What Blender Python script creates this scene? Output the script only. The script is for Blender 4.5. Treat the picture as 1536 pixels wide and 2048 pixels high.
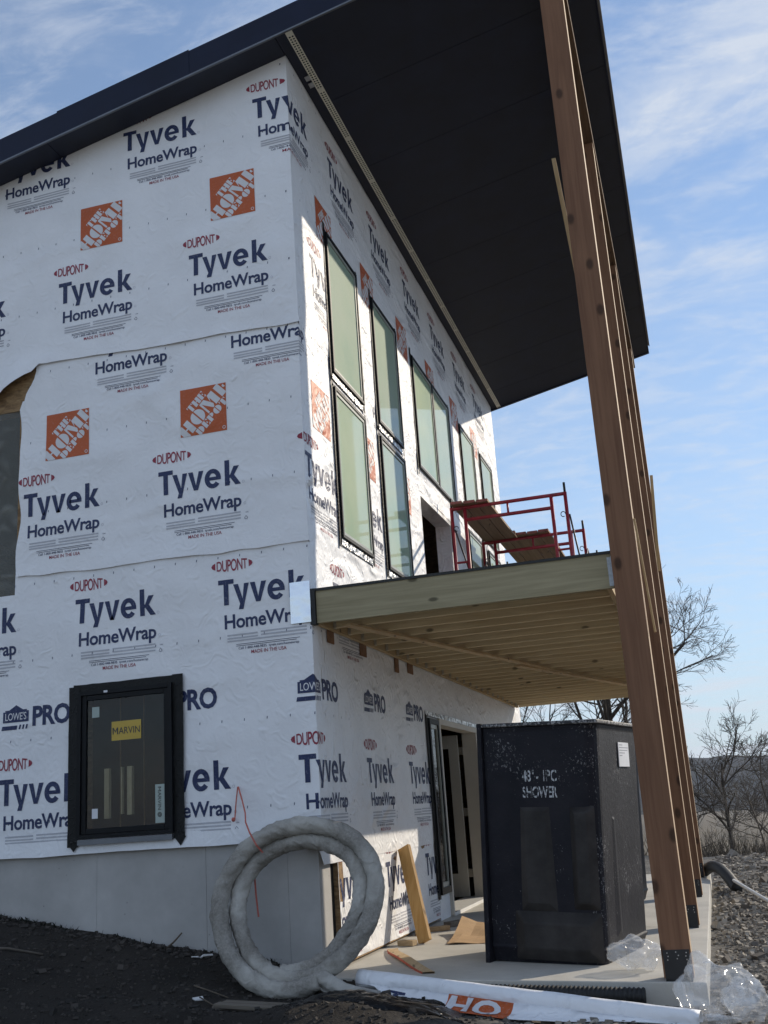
import bpy, bmesh, math, random
from mathutils import Vector, Matrix, noise as mnoise

for o in list(bpy.data.objects):
    bpy.data.objects.remove(o, do_unlink=True)
scene = bpy.context.scene
COL = scene.collection

# ------------------------------------------------------------------ camera
CAM = Vector((3.007, -8.270, 1.165))
yaw, pitch, roll = math.radians(-15.627), math.radians(15.709), math.radians(-3.944)
fwd = Vector((math.sin(yaw)*math.cos(pitch), math.cos(yaw)*math.cos(pitch), math.sin(pitch)))
rgt = Vector((math.cos(yaw), -math.sin(yaw), 0.0))
upv = rgt.cross(fwd)
r2 = rgt*math.cos(roll) + upv*math.sin(roll)
u2 = -rgt*math.sin(roll) + upv*math.cos(roll)
cam_data = bpy.data.cameras.new('camera')
cam_data.sensor_fit = 'VERTICAL'
cam_data.sensor_height = 24.0
cam_data.lens = 24.0*2131.1/2048.0
cam_data.clip_start = 0.05
cam_data.clip_end = 6000.0
cam = bpy.data.objects.new('camera', cam_data)
COL.objects.link(cam)
M = Matrix.Identity(4)
for i in range(3):
    M[i][0] = r2[i]; M[i][1] = u2[i]; M[i][2] = -fwd[i]; M[i][3] = CAM[i]
cam.matrix_world = M
scene.camera = cam

# ------------------------------------------------------------------ world and sun
SUN_DIR = Vector((0.592, 0.708, 0.420)).normalized()
SUN_EL = math.asin(SUN_DIR.z)
SUN_AZ = math.atan2(SUN_DIR.x, SUN_DIR.y)
world = bpy.data.worlds.new('World')
scene.world = world
world.use_nodes = True
wn = world.node_tree; wn.nodes.clear()
def N(t, kind, **kw):
    n = t.nodes.new(kind)
    for k, v in kw.items():
        setattr(n, k, v)
    return n
out = N(wn, 'ShaderNodeOutputWorld')
bg = N(wn, 'ShaderNodeBackground'); bg.inputs['Strength'].default_value = 0.094
sky = N(wn, 'ShaderNodeTexSky', sky_type='NISHITA', sun_disc=False, sun_elevation=SUN_EL, sun_rotation=SUN_AZ,
        altitude=300.0, air_density=1.0, dust_density=0.0, ozone_density=3.0)
tc = N(wn, 'ShaderNodeTexCoord')
sep = N(wn, 'ShaderNodeSeparateXYZ'); wn.links.new(tc.outputs['Generated'], sep.inputs[0])
zz = N(wn, 'ShaderNodeMath', operation='MAXIMUM'); wn.links.new(sep.outputs['Z'], zz.inputs[0]); zz.inputs[1].default_value = 0.0
za = N(wn, 'ShaderNodeMath', operation='ADD'); wn.links.new(zz.outputs[0], za.inputs[0]); za.inputs[1].default_value = 0.16
dx = N(wn, 'ShaderNodeMath', operation='DIVIDE'); wn.links.new(sep.outputs['X'], dx.inputs[0]); wn.links.new(za.outputs[0], dx.inputs[1])
dy = N(wn, 'ShaderNodeMath', operation='DIVIDE'); wn.links.new(sep.outputs['Y'], dy.inputs[0]); wn.links.new(za.outputs[0], dy.inputs[1])
cmb = N(wn, 'ShaderNodeCombineXYZ'); wn.links.new(dx.outputs[0], cmb.inputs[0]); wn.links.new(dy.outputs[0], cmb.inputs[1])
def cloud_layer(rot, sc, nscale, detail, dist, lo, hi, loc=(0, 0, 0)):
    mp = N(wn, 'ShaderNodeMapping'); wn.links.new(cmb.outputs[0], mp.inputs['Vector'])
    mp.inputs['Rotation'].default_value = (0, 0, math.radians(rot)); mp.inputs['Scale'].default_value = sc; mp.inputs['Location'].default_value = loc
    nz = N(wn, 'ShaderNodeTexNoise'); wn.links.new(mp.outputs[0], nz.inputs['Vector'])
    nz.inputs['Scale'].default_value = nscale; nz.inputs['Detail'].default_value = detail
    nz.inputs['Roughness'].default_value = 0.62; nz.inputs['Distortion'].default_value = dist
    mr = N(wn, 'ShaderNodeMapRange', interpolation_type='SMOOTHSTEP'); wn.links.new(nz.outputs['Fac'], mr.inputs['Value'])
    mr.inputs['From Min'].default_value = lo; mr.inputs['From Max'].default_value = hi
    return mr.outputs[0]
c1 = cloud_layer(-24, (1.1, 1.9, 1), 2.3, 12, 0.5, 0.40, 0.68, (3.1, 0.4, 0))
c2 = cloud_layer(30, (0.5, 1.0, 1), 0.9, 4, 0.3, 0.30, 0.62, (13.0, 13.3, 0))
c3 = cloud_layer(-14, (1.2, 2.2, 1), 8.0, 10, 0.4, 0.42, 0.72, (9.0, 1.7, 0))
mul = N(wn, 'ShaderNodeMath', operation='MULTIPLY'); wn.links.new(c1, mul.inputs[0]); wn.links.new(c2, mul.inputs[1])
m3 = N(wn, 'ShaderNodeMath', operation='MULTIPLY'); wn.links.new(c3, m3.inputs[0]); m3.inputs[1].default_value = 0.42
ad = N(wn, 'ShaderNodeMath', operation='ADD', use_clamp=True); wn.links.new(mul.outputs[0], ad.inputs[0]); wn.links.new(m3.outputs[0], ad.inputs[1])
mx = N(wn, 'ShaderNodeMath', operation='MULTIPLY'); wn.links.new(ad.outputs[0], mx.inputs[0]); mx.inputs[1].default_value = 0.85
mv = N(wn, 'ShaderNodeMath', operation='ADD', use_clamp=True); wn.links.new(mx.outputs[0], mv.inputs[0]); 
# the thin cirrus veil looks denser towards the horizon, as its path lengthens
ve = N(wn, 'ShaderNodeMath', operation='MULTIPLY'); wn.links.new(zz.outputs[0], ve.inputs[0]); ve.inputs[1].default_value = -2.4
vx = N(wn, 'ShaderNodeMath', operation='EXPONENT'); wn.links.new(ve.outputs[0], vx.inputs[0])
vm = N(wn, 'ShaderNodeMath', operation='MULTIPLY'); wn.links.new(vx.outputs[0], vm.inputs[0]); vm.inputs[1].default_value = 0.90

mixc = N(wn, 'ShaderNodeMix', data_type='RGBA')
wn.links.new(vm.outputs[0], mixc.inputs['Factor'])
wn.links.new(sky.outputs[0], mixc.inputs['A'])
mixc.inputs['B'].default_value = (2.7, 3.25, 3.95, 1)
mixd = N(wn, 'ShaderNodeMix', data_type='RGBA')
wn.links.new(mx.outputs[0], mixd.inputs['Factor']); wn.links.new(mixc.outputs['Result'], mixd.inputs['A'])
mixd.inputs['B'].default_value = (3.9, 4.2, 4.7, 1)
wn.links.new(mixd.outputs['Result'], bg.inputs['Color'])
wn.links.new(bg.outputs[0], out.inputs['Surface'])

sun_data = bpy.data.lights.new('sun', 'SUN')
sun_data.energy = 2.05
sun_data.angle = math.radians(0.53)
sun_data.color = (1.0, 0.88, 0.71)
sun = bpy.data.objects.new('sun', sun_data)
COL.objects.link(sun)
sun.rotation_euler = SUN_DIR.to_track_quat('Z', 'Y').to_euler()
sun.location = (20, 25, 20)

vs = scene.view_settings
vs.view_transform = 'Standard'; vs.look = 'None'; vs.exposure = 0.95; vs.gamma = 1.0
try: vs.use_curve_mapping = False
except Exception: pass
scene.render.engine = 'CYCLES'
scene.cycles.max_bounces = 6
scene.cycles.transparent_max_bounces = 12

R = random.Random(7)
# ------------------------------------------------------------------ helpers
def lerp(a, b, t): return a + (b-a)*t
def sstep(a, b, x):
    t = max(0.0, min(1.0, (x-a)/(b-a))); return t*t*(3-2*t)
ORG = {}
def tag(o, label=None, cat=None, group=None, kind=None):
    if label: o['label'] = label
    if cat: o['category'] = cat
    if group: o['group'] = group
    if kind: o['kind'] = kind
    return o
def thing(name, loc, label, cat, group=None):
    o = bpy.data.objects.new(name, None); COL.objects.link(o)
    o.empty_display_size = 0.2
    o.location = loc; ORG[o.name] = Vector(loc)
    return tag(o, label, cat, group)
def finish(me, name, mats, parent, smooth, loc):
    if not isinstance(mats, (list, tuple)): mats = [mats]
    for m in mats: me.materials.append(m)
    org = ORG[parent.name] if parent else (Vector(loc) if loc is not None else Vector((0, 0, 0)))
    if org.length > 0: me.transform(Matrix.Translation(-org))
    if smooth:
        for p in me.polygons: p.use_smooth = True
    o = bpy.data.objects.new(name, me); COL.objects.link(o)
    ORG[o.name] = org.copy()
    if parent: o.parent = parent
    else: o.location = org
    return o
def obj(name, bm, mats, parent=None, smooth=False, loc=None, bevel=0.0):
    me = bpy.data.meshes.new(name); bm.to_mesh(me); bm.free()
    o = finish(me, name, mats, parent, smooth, loc)
    if bevel > 0:
        md = o.modifiers.new('bevel', 'BEVEL'); md.width = bevel; md.segments = 2; md.limit_method = 'ANGLE'
    return o
def pyobj(name, verts, faces, mats, parent=None, smooth=False, loc=None, mi=None):
    me = bpy.data.meshes.new(name); me.from_pydata(verts, [], faces)
    if mi: me.polygons.foreach_set('material_index', mi)
    me.update()
    return finish(me, name, mats, parent, smooth, loc)
def box(bm, a, b, mi=0, mat=None):
    a, b = [min(p, q) for p, q in zip(a, b)], [max(p, q) for p, q in zip(a, b)]
    vs_ = []
    for z in (a[2], b[2]):
        for x, y in ((a[0], a[1]), (b[0], a[1]), (b[0], b[1]), (a[0], b[1])):
            p = Vector((x, y, z))
            vs_.append(bm.verts.new(mat @ p if mat else p))
    F = [(0, 3, 2, 1), (4, 5, 6, 7), (0, 1, 5, 4), (1, 2, 6, 5), (2, 3, 7, 6), (3, 0, 4, 7)]
    for f in F:
        fc = bm.faces.new([vs_[i] for i in f]); fc.material_index = mi
def boxo(name, a, b, mats, parent=None, bevel=0.0, loc=None):
    bm = bmesh.new(); box(bm, a, b); return obj(name, bm, mats, parent, False, loc, bevel)
def frame_to(p0, p1, up=Vector((0, 0, 1))):
    d = (Vector(p1)-Vector(p0)); L = d.length; d.normalize()
    s = d.cross(up)
    if s.length < 1e-4: s = d.cross(Vector((1, 0, 0)))
    s.normalize(); t = s.cross(d)
    m = Matrix.Identity(4)
    for i in range(3):
        m[i][0] = d[i]; m[i][1] = s[i]; m[i][2] = t[i]; m[i][3] = p0[i]
    return m, L
def beam(bm, p0, p1, w, h, up=Vector((0, 0, 1)), mi=0):
    m, L = frame_to(Vector(p0), Vector(p1), up)
    box(bm, (0, -w/2, -h/2), (L, w/2, h/2), mi, m)
def tube(bm, pts, rad, n=8, cap=True, mi=0, closed=False):
    pts = [Vector(p) for p in pts]
    rings = []; prev = None
    for i, p in enumerate(pts):
        d = (pts[min(i+1, len(pts)-1)] - pts[max(i-1, 0)])
        if d.length < 1e-9: d = Vector((0, 0, 1))
        d.normalize()
        if prev is None:
            s = d.cross(Vector((0, 0, 1)))
            if s.length < 0.05: s = d.cross(Vector((1, 0, 0)))
        else:
            s = prev - d*prev.dot(d)
        s.normalize(); prev = s; t = d.cross(s)
        r = rad(i, len(pts)) if callable(rad) else rad
        ring = []
        for k in range(n):
            a = 2*math.pi*k/n
            rr = r[k] if isinstance(r, (list, tuple)) else r
            ring.append(bm.verts.new(p + (s*math.cos(a) + t*math.sin(a))*rr))
        rings.append(ring)
    for i in range(len(rings)-1):
        for k in range(n):
            f = bm.faces.new((rings[i][k], rings[i][(k+1) % n], rings[i+1][(k+1) % n], rings[i+1][k])); f.material_index = mi; f.smooth = True
    if cap:
        for ring, rev in ((rings[0], True), (rings[-1], False)):
            f = bm.faces.new(list(reversed(ring)) if rev else ring); f.material_index = mi
def dup(root, loc, rot=None):
    c = root.copy(); COL.objects.link(c); c.location = loc
    if rot is not None: c.rotation_euler = rot
    for ch in root.children:
        d = ch.copy(); COL.objects.link(d); d.parent = c
        for g in ch.children:
            e = g.copy(); COL.objects.link(e); e.parent = d
    return c

# ------------------------------------------------------------------ materials
MATS = {}
def newmat(name):
    m = bpy.data.materials.new(name); m.use_nodes = True
    t = m.node_tree; b = t.nodes['Principled BSDF']
    MATS[name] = m
    return m, t, b
def pos_coord(t, scale=(1, 1, 1), rot=(0, 0, 0), local=False):
    mp = N(t, 'ShaderNodeMapping')
    if local:
        g = N(t, 'ShaderNodeTexCoord'); t.links.new(g.outputs['Object'], mp.inputs['Vector'])
    else:
        g = N(t, 'ShaderNodeNewGeometry'); t.links.new(g.outputs['Position'], mp.inputs['Vector'])
    mp.inputs['Scale'].default_value = scale; mp.inputs['Rotation'].default_value = rot
    return mp.outputs[0]
def noise_n(t, vec, scale, detail=4, rough=0.55, dist=0.0, kind=None):
    n = N(t, 'ShaderNodeTexNoise')
    if kind: n.noise_type = kind
    t.links.new(vec, n.inputs['Vector'])
    n.inputs['Scale'].default_value = scale; n.inputs['Detail'].default_value = detail
    n.inputs['Roughness'].default_value = rough; n.inputs['Distortion'].default_value = dist
    return n.outputs['Fac']
def ramp(t, fac, stops):
    r = N(t, 'ShaderNodeValToRGB'); t.links.new(fac, r.inputs[0])
    e = r.color_ramp.elements
    while len(e) < len(stops): e.new(0.5)
    for i, (p, c) in enumerate(stops):
        e[i].position = p; e[i].color = (c[0], c[1], c[2], 1) if len(c) == 3 else c
    return r.outputs['Color']
def mathn(t, op, a, b=None, clamp=False):
    m = N(t, 'ShaderNodeMath', operation=op, use_clamp=clamp)
    for i, v in enumerate((a, b)):
        if v is None: continue
        if isinstance(v, (int, float)): m.inputs[i].default_value = v
        else: t.links.new(v, m.inputs[i])
    return m.outputs[0]
def mixcol(t, fac, a, b):
    m = N(t, 'ShaderNodeMix', data_type='RGBA')
    for k, v in (('Factor', fac), ('A', a), ('B', b)):
        if isinstance(v, (int, float)): m.inputs[k].default_value = v
        elif isinstance(v, tuple): m.inputs[k].default_value = (v[0], v[1], v[2], 1)
        else: t.links.new(v, m.inputs[k])
    return m.outputs['Result']
def bump(t, b, height, strength=0.5, dist=0.01):
    n = N(t, 'ShaderNodeBump'); t.links.new(height, n.inputs['Height'])
    n.inputs['Strength'].default_value = strength; n.inputs['Distance'].default_value = dist
    t.links.new(n.outputs[0], b.inputs['Normal'])
def simple(name, col, rough=0.6, metal=0.0, var=0.15, nscale=6.0, bumps=0.15, bscale=60, spec=0.5, local=False, bdist=0.004):
    m, t, b = newmat(name)
    v = pos_coord(t, local=local)
    f = noise_n(t, v, nscale, 5, 0.6)
    lo = tuple(c*(1-var) for c in col); hi = tuple(min(1, c*(1+var)) for c in col)
    t.links.new(ramp(t, f, [(0.3, lo), (0.7, hi)]), b.inputs['Base Color'])
    b.inputs['Roughness'].default_value = rough; b.inputs['Metallic'].default_value = metal
    b.inputs['Specular IOR Level'].default_value = spec
    if bumps > 0: bump(t, b, noise_n(t, v, bscale, 3), bumps, bdist)
    return m

def wrap_bump(t, b, side, amt=1.0):
    # fine fibre texture, broad billows and long creases of a stapled building wrap
    if side == 'gable':
        vc = pos_coord(t, (0.9, 1, 2.0), (0, math.radians(16), 0)); sc, st = 0.95, 0.85
    else:
        vc = pos_coord(t, (1, 0.75, 1.9), (math.radians(14), 0, 0)); sc, st = 1.9, 1.0
    r1 = noise_n(t, vc, sc, 4, 0.55, 0.9, 'RIDGED_MULTIFRACTAL')
    v0 = pos_coord(t)
    r2_ = noise_n(t, v0, 7.0, 3, 0.6, 1.6, 'RIDGED_MULTIFRACTAL')
    f1 = noise_n(t, v0, 45, 2, 0.5)
    amp = noise_n(t, v0, 0.9, 2, 0.5)
    amp = mathn(t, 'MULTIPLY', mathn(t, 'SUBTRACT', amp, 0.24, True), 2.8)
    h = mathn(t, 'MULTIPLY', mathn(t, 'MULTIPLY', r1, amp), 1.0)
    h = mathn(t, 'ADD', h, mathn(t, 'MULTIPLY', r2_, 0.15 if side == 'gable' else 0.30))
    h = mathn(t, 'ADD', h, mathn(t, 'MULTIPLY', f1, 0.03))
    bump(t, b, h, st*amt, 0.060 if side == 'gable' else 0.060)
    return h
def wrapmat(name, col, side, rough=0.5, fade=0.0, spec=0.36):
    m, t, b = newmat(name)
    v = pos_coord(t)
    f = noise_n(t, v, 2.2, 6, 0.6)
    lo = tuple(c*0.93 for c in col)
    c = ramp(t, f, [(0.35, lo), (0.65, col)])
    if fade > 0:
        g = noise_n(t, v, 60, 3, 0.6)
        k = mathn(t, 'MULTIPLY', mathn(t, 'GREATER_THAN', g, 0.60), fade)
        c = mixcol(t, k, c, (0.6, 0.6, 0.62))
    t.links.new(c, b.inputs['Base Color'])
    b.inputs['Roughness'].default_value = rough
    b.inputs['Specular IOR Level'].default_value = spec
    wrap_bump(t, b, side)
    return m
PRINTS = {}
for side in ('gable', 'front'):
    wrapmat('wrap_'+side, (0.87, 0.88, 0.905), side)
    fd = 0.25 if side == 'gable' else 0.5
    PRINTS[side] = [wrapmat('print_navy_'+side, (0.022, 0.035, 0.105), side, 0.5, fd*0.4),
                    wrapmat('print_red_'+side, (0.30, 0.03, 0.06), side, 0.5, fd*0.5),
                    wrapmat('print_grey_'+side, (0.50, 0.51, 0.56), side, 0.5, 0.3),
                    wrapmat('print_orange_'+side, (0.52, 0.11, 0.030), side, 0.5, fd*0.3),
                    wrapmat('print_white_'+side, (0.72, 0.72, 0.74), side, 0.5, 0.0)]

def woodmat(name, base, dark, axis, rough=0.7, knots=True, grain=28.0, knot_scale=1.7, local=False, spec=0.3, kr=0.10):
    m, t, b = newmat(name)
    sc = [grain, grain, grain]; sc[axis] = grain*0.045
    v = pos_coord(t, tuple(sc), local=local)
    g = noise_n(t, v, 1.0, 5, 0.6, 0.6)
    c = ramp(t, g, [(0.32, dark), (0.62, base)])
    v2 = pos_coord(t, (1, 1, 1), local=local)
    blot = noise_n(t, v2, 1.6, 3, 0.5)
    c = mixcol(t, mathn(t, 'MULTIPLY', blot, 0.35), c, tuple(x*0.6 for x in dark))
    if knots:
        # knots on the wide faces: scattered along the length, a third of the cells carry one
        sp_ = N(t, 'ShaderNodeSeparateXYZ'); t.links.new(pos_coord(t, local=local), sp_.inputs[0])
        lo_ = 'XYZ'[axis]; a1, a2 = [c_ for c_ in 'XYZ' if c_ != lo_]
        uu = mathn(t, 'ADD', mathn(t, 'MULTIPLY', sp_.outputs[lo_], knot_scale*1.6), mathn(t, 'MULTIPLY', sp_.outputs['Y' if lo_ != 'Y' else 'X'], 5.3 if axis != 2 else 2.9))
        vv_ = mathn(t, 'MULTIPLY', mathn(t, 'ADD', sp_.outputs[a1], sp_.outputs[a2]), 4.2)
        ck = N(t, 'ShaderNodeCombineXYZ'); t.links.new(uu, ck.inputs[0]); t.links.new(vv_, ck.inputs[1])
        vor = N(t, 'ShaderNodeTexVoronoi', voronoi_dimensions='2D'); t.links.new(ck.outputs[0], vor.inputs['Vector']); vor.inputs['Scale'].default_value = 1.0
        sc_ = N(t, 'ShaderNodeSeparateColor'); t.links.new(vor.outputs['Color'], sc_.inputs[0])
        keep = mathn(t, 'GREATER_THAN', sc_.outputs[0], 0.55)
        k = N(t, 'ShaderNodeMapRange', interpolation_type='SMOOTHSTEP'); t.links.new(vor.outputs['Distance'], k.inputs['Value'])
        k.inputs['From Min'].default_value = kr; k.inputs['From Max'].default_value = kr*0.4
        c = mixcol(t, mathn(t, 'MULTIPLY', mathn(t, 'MULTIPLY', k.outputs[0], keep), 0.8), c, tuple(x*0.22 for x in dark))
    t.links.new(c, b.inputs['Base Color'])
    b.inputs['Roughness'].default_value = rough; b.inputs['Specular IOR Level'].default_value = spec
    bump(t, b, g, 0.25, 0.004)
    return m
woodmat('post_stain', (0.26, 0.135, 0.076), (0.175, 0.086, 0.048), 2, 0.75, True, 26, 1.5, kr=0.17)
woodmat('post_sunlit_side', (0.62, 0.47, 0.32), (0.50, 0.36, 0.23), 2, 0.7, False)  # paler wood colour stands in for sunlight on the outer post faces
woodmat('beam_stain', (0.15, 0.085, 0.045), (0.09, 0.047, 0.025), 1, 0.75)
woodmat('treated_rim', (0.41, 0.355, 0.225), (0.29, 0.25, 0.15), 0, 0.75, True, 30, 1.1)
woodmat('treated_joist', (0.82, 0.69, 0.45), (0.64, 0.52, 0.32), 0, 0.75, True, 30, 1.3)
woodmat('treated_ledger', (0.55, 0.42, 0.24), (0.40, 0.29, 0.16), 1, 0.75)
woodmat('pale_lumber', (0.62, 0.47, 0.28), (0.48, 0.33, 0.18), 1, 0.7, True, 30, 1.5)
woodmat('pale_lumber_up', (0.58, 0.42, 0.23), (0.46, 0.30, 0.14), 2, 0.7, True, 30, 1.5)
woodmat('lean_board', (0.58, 0.36, 0.14), (0.45, 0.25, 0.08), 2, 0.65, True, 26, 1.2)
woodmat('plank_wood', (0.36, 0.25, 0.16), (0.24, 0.16, 0.10), 1, 0.8, True, 24, 1.2)
woodmat('block_wood', (0.50, 0.37, 0.22), (0.36, 0.25, 0.14), 0, 0.75, False)
woodmat('grey_wood', (0.22, 0.19, 0.15), (0.13, 0.11, 0.09), 0, 0.85, False)

def osbmat():
    m, t, b = newmat('osb')
    v = pos_coord(t, (9, 9, 26))
    f = noise_n(t, v, 1.0, 4, 0.6, 0.8)
    t.links.new(ramp(t, f, [(0.3, (0.13, 0.075, 0.035)), (0.5, (0.26, 0.16, 0.075)), (0.72, (0.36, 0.24, 0.12))]), b.inputs['Base Color'])
    b.inputs['Roughness'].default_value = 0.8
    bump(t, b, f, 0.4, 0.004)
osbmat()
def concretemat(name, col, form=False):
    m, t, b = newmat(name)
    v = pos_coord(t)
    f = noise_n(t, v, 1.3, 6, 0.65)
    f2 = noise_n(t, v, 14, 5, 0.65)
    c = ramp(t, f, [(0.3, tuple(x*0.78 for x in col)), (0.7, tuple(x*1.12 for x in col))])
    c = mixcol(t, mathn(t, 'MULTIPLY', f2, 0.3), c, tuple(x*0.62 for x in col))
    # bug holes
    vor = N(t, 'ShaderNodeTexVoronoi'); t.links.new(v, vor.inputs['Vector']); vor.inputs['Scale'].default_value = 9
    k = N(t, 'ShaderNodeMapRange'); t.links.new(vor.outputs['Distance'], k.inputs['Value'])
    k.inputs['From Min'].default_value = 0.07; k.inputs['From Max'].default_value = 0.04
    c = mixcol(t, mathn(t, 'MULTIPLY', k.outputs[0], 0.55), c, tuple(x*0.35 for x in col))
    t.links.new(c, b.inputs['Base Color'])
    b.inputs['Roughness'].default_value = 0.85
    h = mathn(t, 'ADD', f2, mathn(t, 'MULTIPLY', k.outputs[0], -1.0))
    bump(t, b, h, 0.3, 0.004)
concretemat('concrete_wall', (0.47, 0.46, 0.445))
concretemat('concrete_slab', (0.54, 0.52, 0.47))
simple('soffit_panel_mat', (0.0065, 0.0105, 0.028), 0.55, 0, 0.25, 3, 0.08, 30)
simple('fascia_mat', (0.006, 0.0105, 0.031), 0.42, 0.0, 0.2, 2, 0.05, 8, bdist=0.01, spec=0.2)
simple('trim_metal', (0.16, 0.17, 0.19), 0.4, 0.6, 0.1, 4, 0.05)
simple('drip_metal', (0.42, 0.43, 0.44), 0.35, 0.3, 0.1, 4, 0.05)
simple('roof_mat', (0.03, 0.03, 0.035), 0.8, 0, 0.2, 5, 0.3)
simple('vent_white', (0.80, 0.77, 0.66), 0.5, 0, 0.08, 20, 0.05)
simple('black_frame', (0.006, 0.007, 0.009), 0.45, 0, 0.2, 20, 0.05, 40, spec=0.18)
simple('black_rubber', (0.012, 0.013, 0.014), 0.6, 0, 0.3, 12, 0.3, 40)
simple('black_membrane', (0.014, 0.015, 0.014), 0.55, 0, 0.3, 8, 0.4, 30)
simple('base_steel', (0.010, 0.011, 0.014), 0.45, 0.0, 0.3, 12, 0.1, 60)
simple('galvanised', (0.55, 0.57, 0.58), 0.38, 0.9, 0.15, 30, 0.08, 20)
simple('dull_zinc', (0.50, 0.47, 0.40), 0.6, 0.3, 0.2, 30, 0.1)
simple('bracket_zinc', (0.42, 0.44, 0.46), 0.55, 0.4, 0.2, 30, 0.1)
simple('screw_metal', (0.5, 0.5, 0.5), 0.3, 1.0, 0.05, 10, 0.0)
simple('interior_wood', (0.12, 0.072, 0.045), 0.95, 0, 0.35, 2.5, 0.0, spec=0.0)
simple('light_gap_white', (0.80, 0.79, 0.66), 0.7, 0, 0.08, 20, 0.0)
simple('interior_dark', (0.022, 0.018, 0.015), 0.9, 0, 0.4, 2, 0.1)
simple('door_paint', (0.50, 0.48, 0.43), 0.5, 0, 0.06, 3, 0.04)
simple('jamb_paint', (0.62, 0.58, 0.51), 0.5, 0, 0.06, 3, 0.04)
simple('hinge_metal', (0.34, 0.31, 0.26), 0.4, 0.7, 0.1, 10, 0.0)
simple('scaffold_red', (0.34, 0.024, 0.042), 0.42, 0, 0.3, 14, 0.1, 50)
simple('scaffold_brace_mat', (0.10, 0.10, 0.11), 0.4, 0.8, 0.3, 14, 0.1, 50)
simple('cardboard', (0.46, 0.30, 0.16), 0.8, 0, 0.12, 5, 0.15, 30)
simple('orange_cord', (0.50, 0.13, 0.10), 0.6, 0, 0.15, 40, 0.3, 200)
simple('orange_paint', (0.55, 0.10, 0.05), 0.6, 0, 0.15, 20, 0.1)
simple('pvc_white', (0.75, 0.75, 0.73), 0.4, 0, 0.06, 5, 0.0)
simple('sticker_yellow', (0.52, 0.36, 0.055), 0.5, 0, 0.05, 5, 0.0)
simple('sticker_pale', (0.36, 0.43, 0.40), 0.5, 0, 0.06, 5, 0.0)
simple('sticker_white', (0.70, 0.71, 0.74), 0.5, 0, 0.06, 5, 0.0)
simple('sticker_ink', (0.05, 0.05, 0.05), 0.6, 0, 0.1, 5, 0.0)
simple('label_ink', (0.30, 0.31, 0.36), 0.6, 0, 0.1, 5, 0.0)
simple('rubble_mat', (0.30, 0.30, 0.30), 0.9, 0, 0.2, 8, 0.4)
simple('debris_white', (0.7, 0.7, 0.7), 0.7, 0, 0.1, 8, 0.1)
simple('twig_mat', (0.12, 0.095, 0.07), 0.9, 0, 0.3, 10, 0.3)
simple('bark', (0.055, 0.045, 0.036), 0.9, 0, 0.35, 6, 0.4)
simple('bark_grey', (0.10, 0.085, 0.07), 0.9, 0, 0.35, 6, 0.4)

def tapemat(name, col, rough, bs):
    m, t, b = newmat(name)
    v = pos_coord(t)
    f = noise_n(t, v, 26, 4, 0.6, 1.5, 'RIDGED_MULTIFRACTAL')
    t.links.new(ramp(t, noise_n(t, v, 14, 4), [(0.35, tuple(c*0.7 for c in col)), (0.7, tuple(c*1.6 for c in col))]), b.inputs['Base Color'])
    b.inputs['Roughness'].default_value = rough; b.inputs['Specular IOR Level'].default_value = 0.25
    bump(t, b, f, bs, 0.006)
tapemat('flashing_tape', (0.006, 0.0065, 0.007), 0.5, 0.9)
m, t, b = newmat('foil_tape')
v = pos_coord(t)
t.links.new(ramp(t, noise_n(t, v, 20, 4), [(0.42, (0.06, 0.06, 0.06)), (0.55, (0.8, 0.8, 0.8))]), b.inputs['Base Color'])
b.inputs['Metallic'].default_value = 0.75; b.inputs['Roughness'].default_value = 0.3
bump(t, b, noise_n(t, v, 22, 4, 0.6, 1.2, 'RIDGED_MULTIFRACTAL'), 1.0, 0.012)
m, t, b = newmat('mirror_flashing')
b.inputs['Base Color'].default_value = (0.78, 0.79, 0.82, 1); b.inputs['Metallic'].default_value = 1.0; b.inputs['Roughness'].default_value = 0.22
bump(t, b, noise_n(t, pos_coord(t), 5, 2), 0.6, 0.03)

# window glass: protective film over the upper panes, bare tinted glass below
def filmmat():
    m, t, b = newmat('filmed_glass')
    v = pos_coord(t, (1, 9, 0.7))
    st = noise_n(t, v, 2.0, 5, 0.7, 0.6)
    v0 = pos_coord(t)
    patch = noise_n(t, v0, 0.55, 3, 0.55)
    c = ramp(t, noise_n(t, v0, 1.1, 3, 0.5), [(0.3, (0.26, 0.40, 0.30)), (0.7, (0.43, 0.54, 0.34))])
    c = mixcol(t, mathn(t, 'MULTIPLY', mathn(t, 'GREATER_THAN', st, 0.64), 0.55), c, (0.42, 0.50, 0.36))
    c = mixcol(t, mathn(t, 'MULTIPLY', mathn(t, 'SUBTRACT', patch, 0.36, True), 2.6, True), c, (0.36, 0.44, 0.39))
    sp = noise_n(t, v0, 38, 3, 0.6)
    c = mixcol(t, mathn(t, 'MULTIPLY', mathn(t, 'GREATER_THAN', sp, 0.68), 0.55), c, (0.50, 0.56, 0.44))
    t.links.new(c, b.inputs['Base Color'])
    b.inputs['Roughness'].default_value = 0.6; b.inputs['Specular IOR Level'].default_value = 0.1
    b.inputs['Coat Weight'].default_value = 0.65; b.inputs['Coat Roughness'].default_value = 0.03; b.inputs['Coat IOR'].default_value = 1.5
    bump(t, b, st, 0.06, 0.004)
filmmat()
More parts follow.
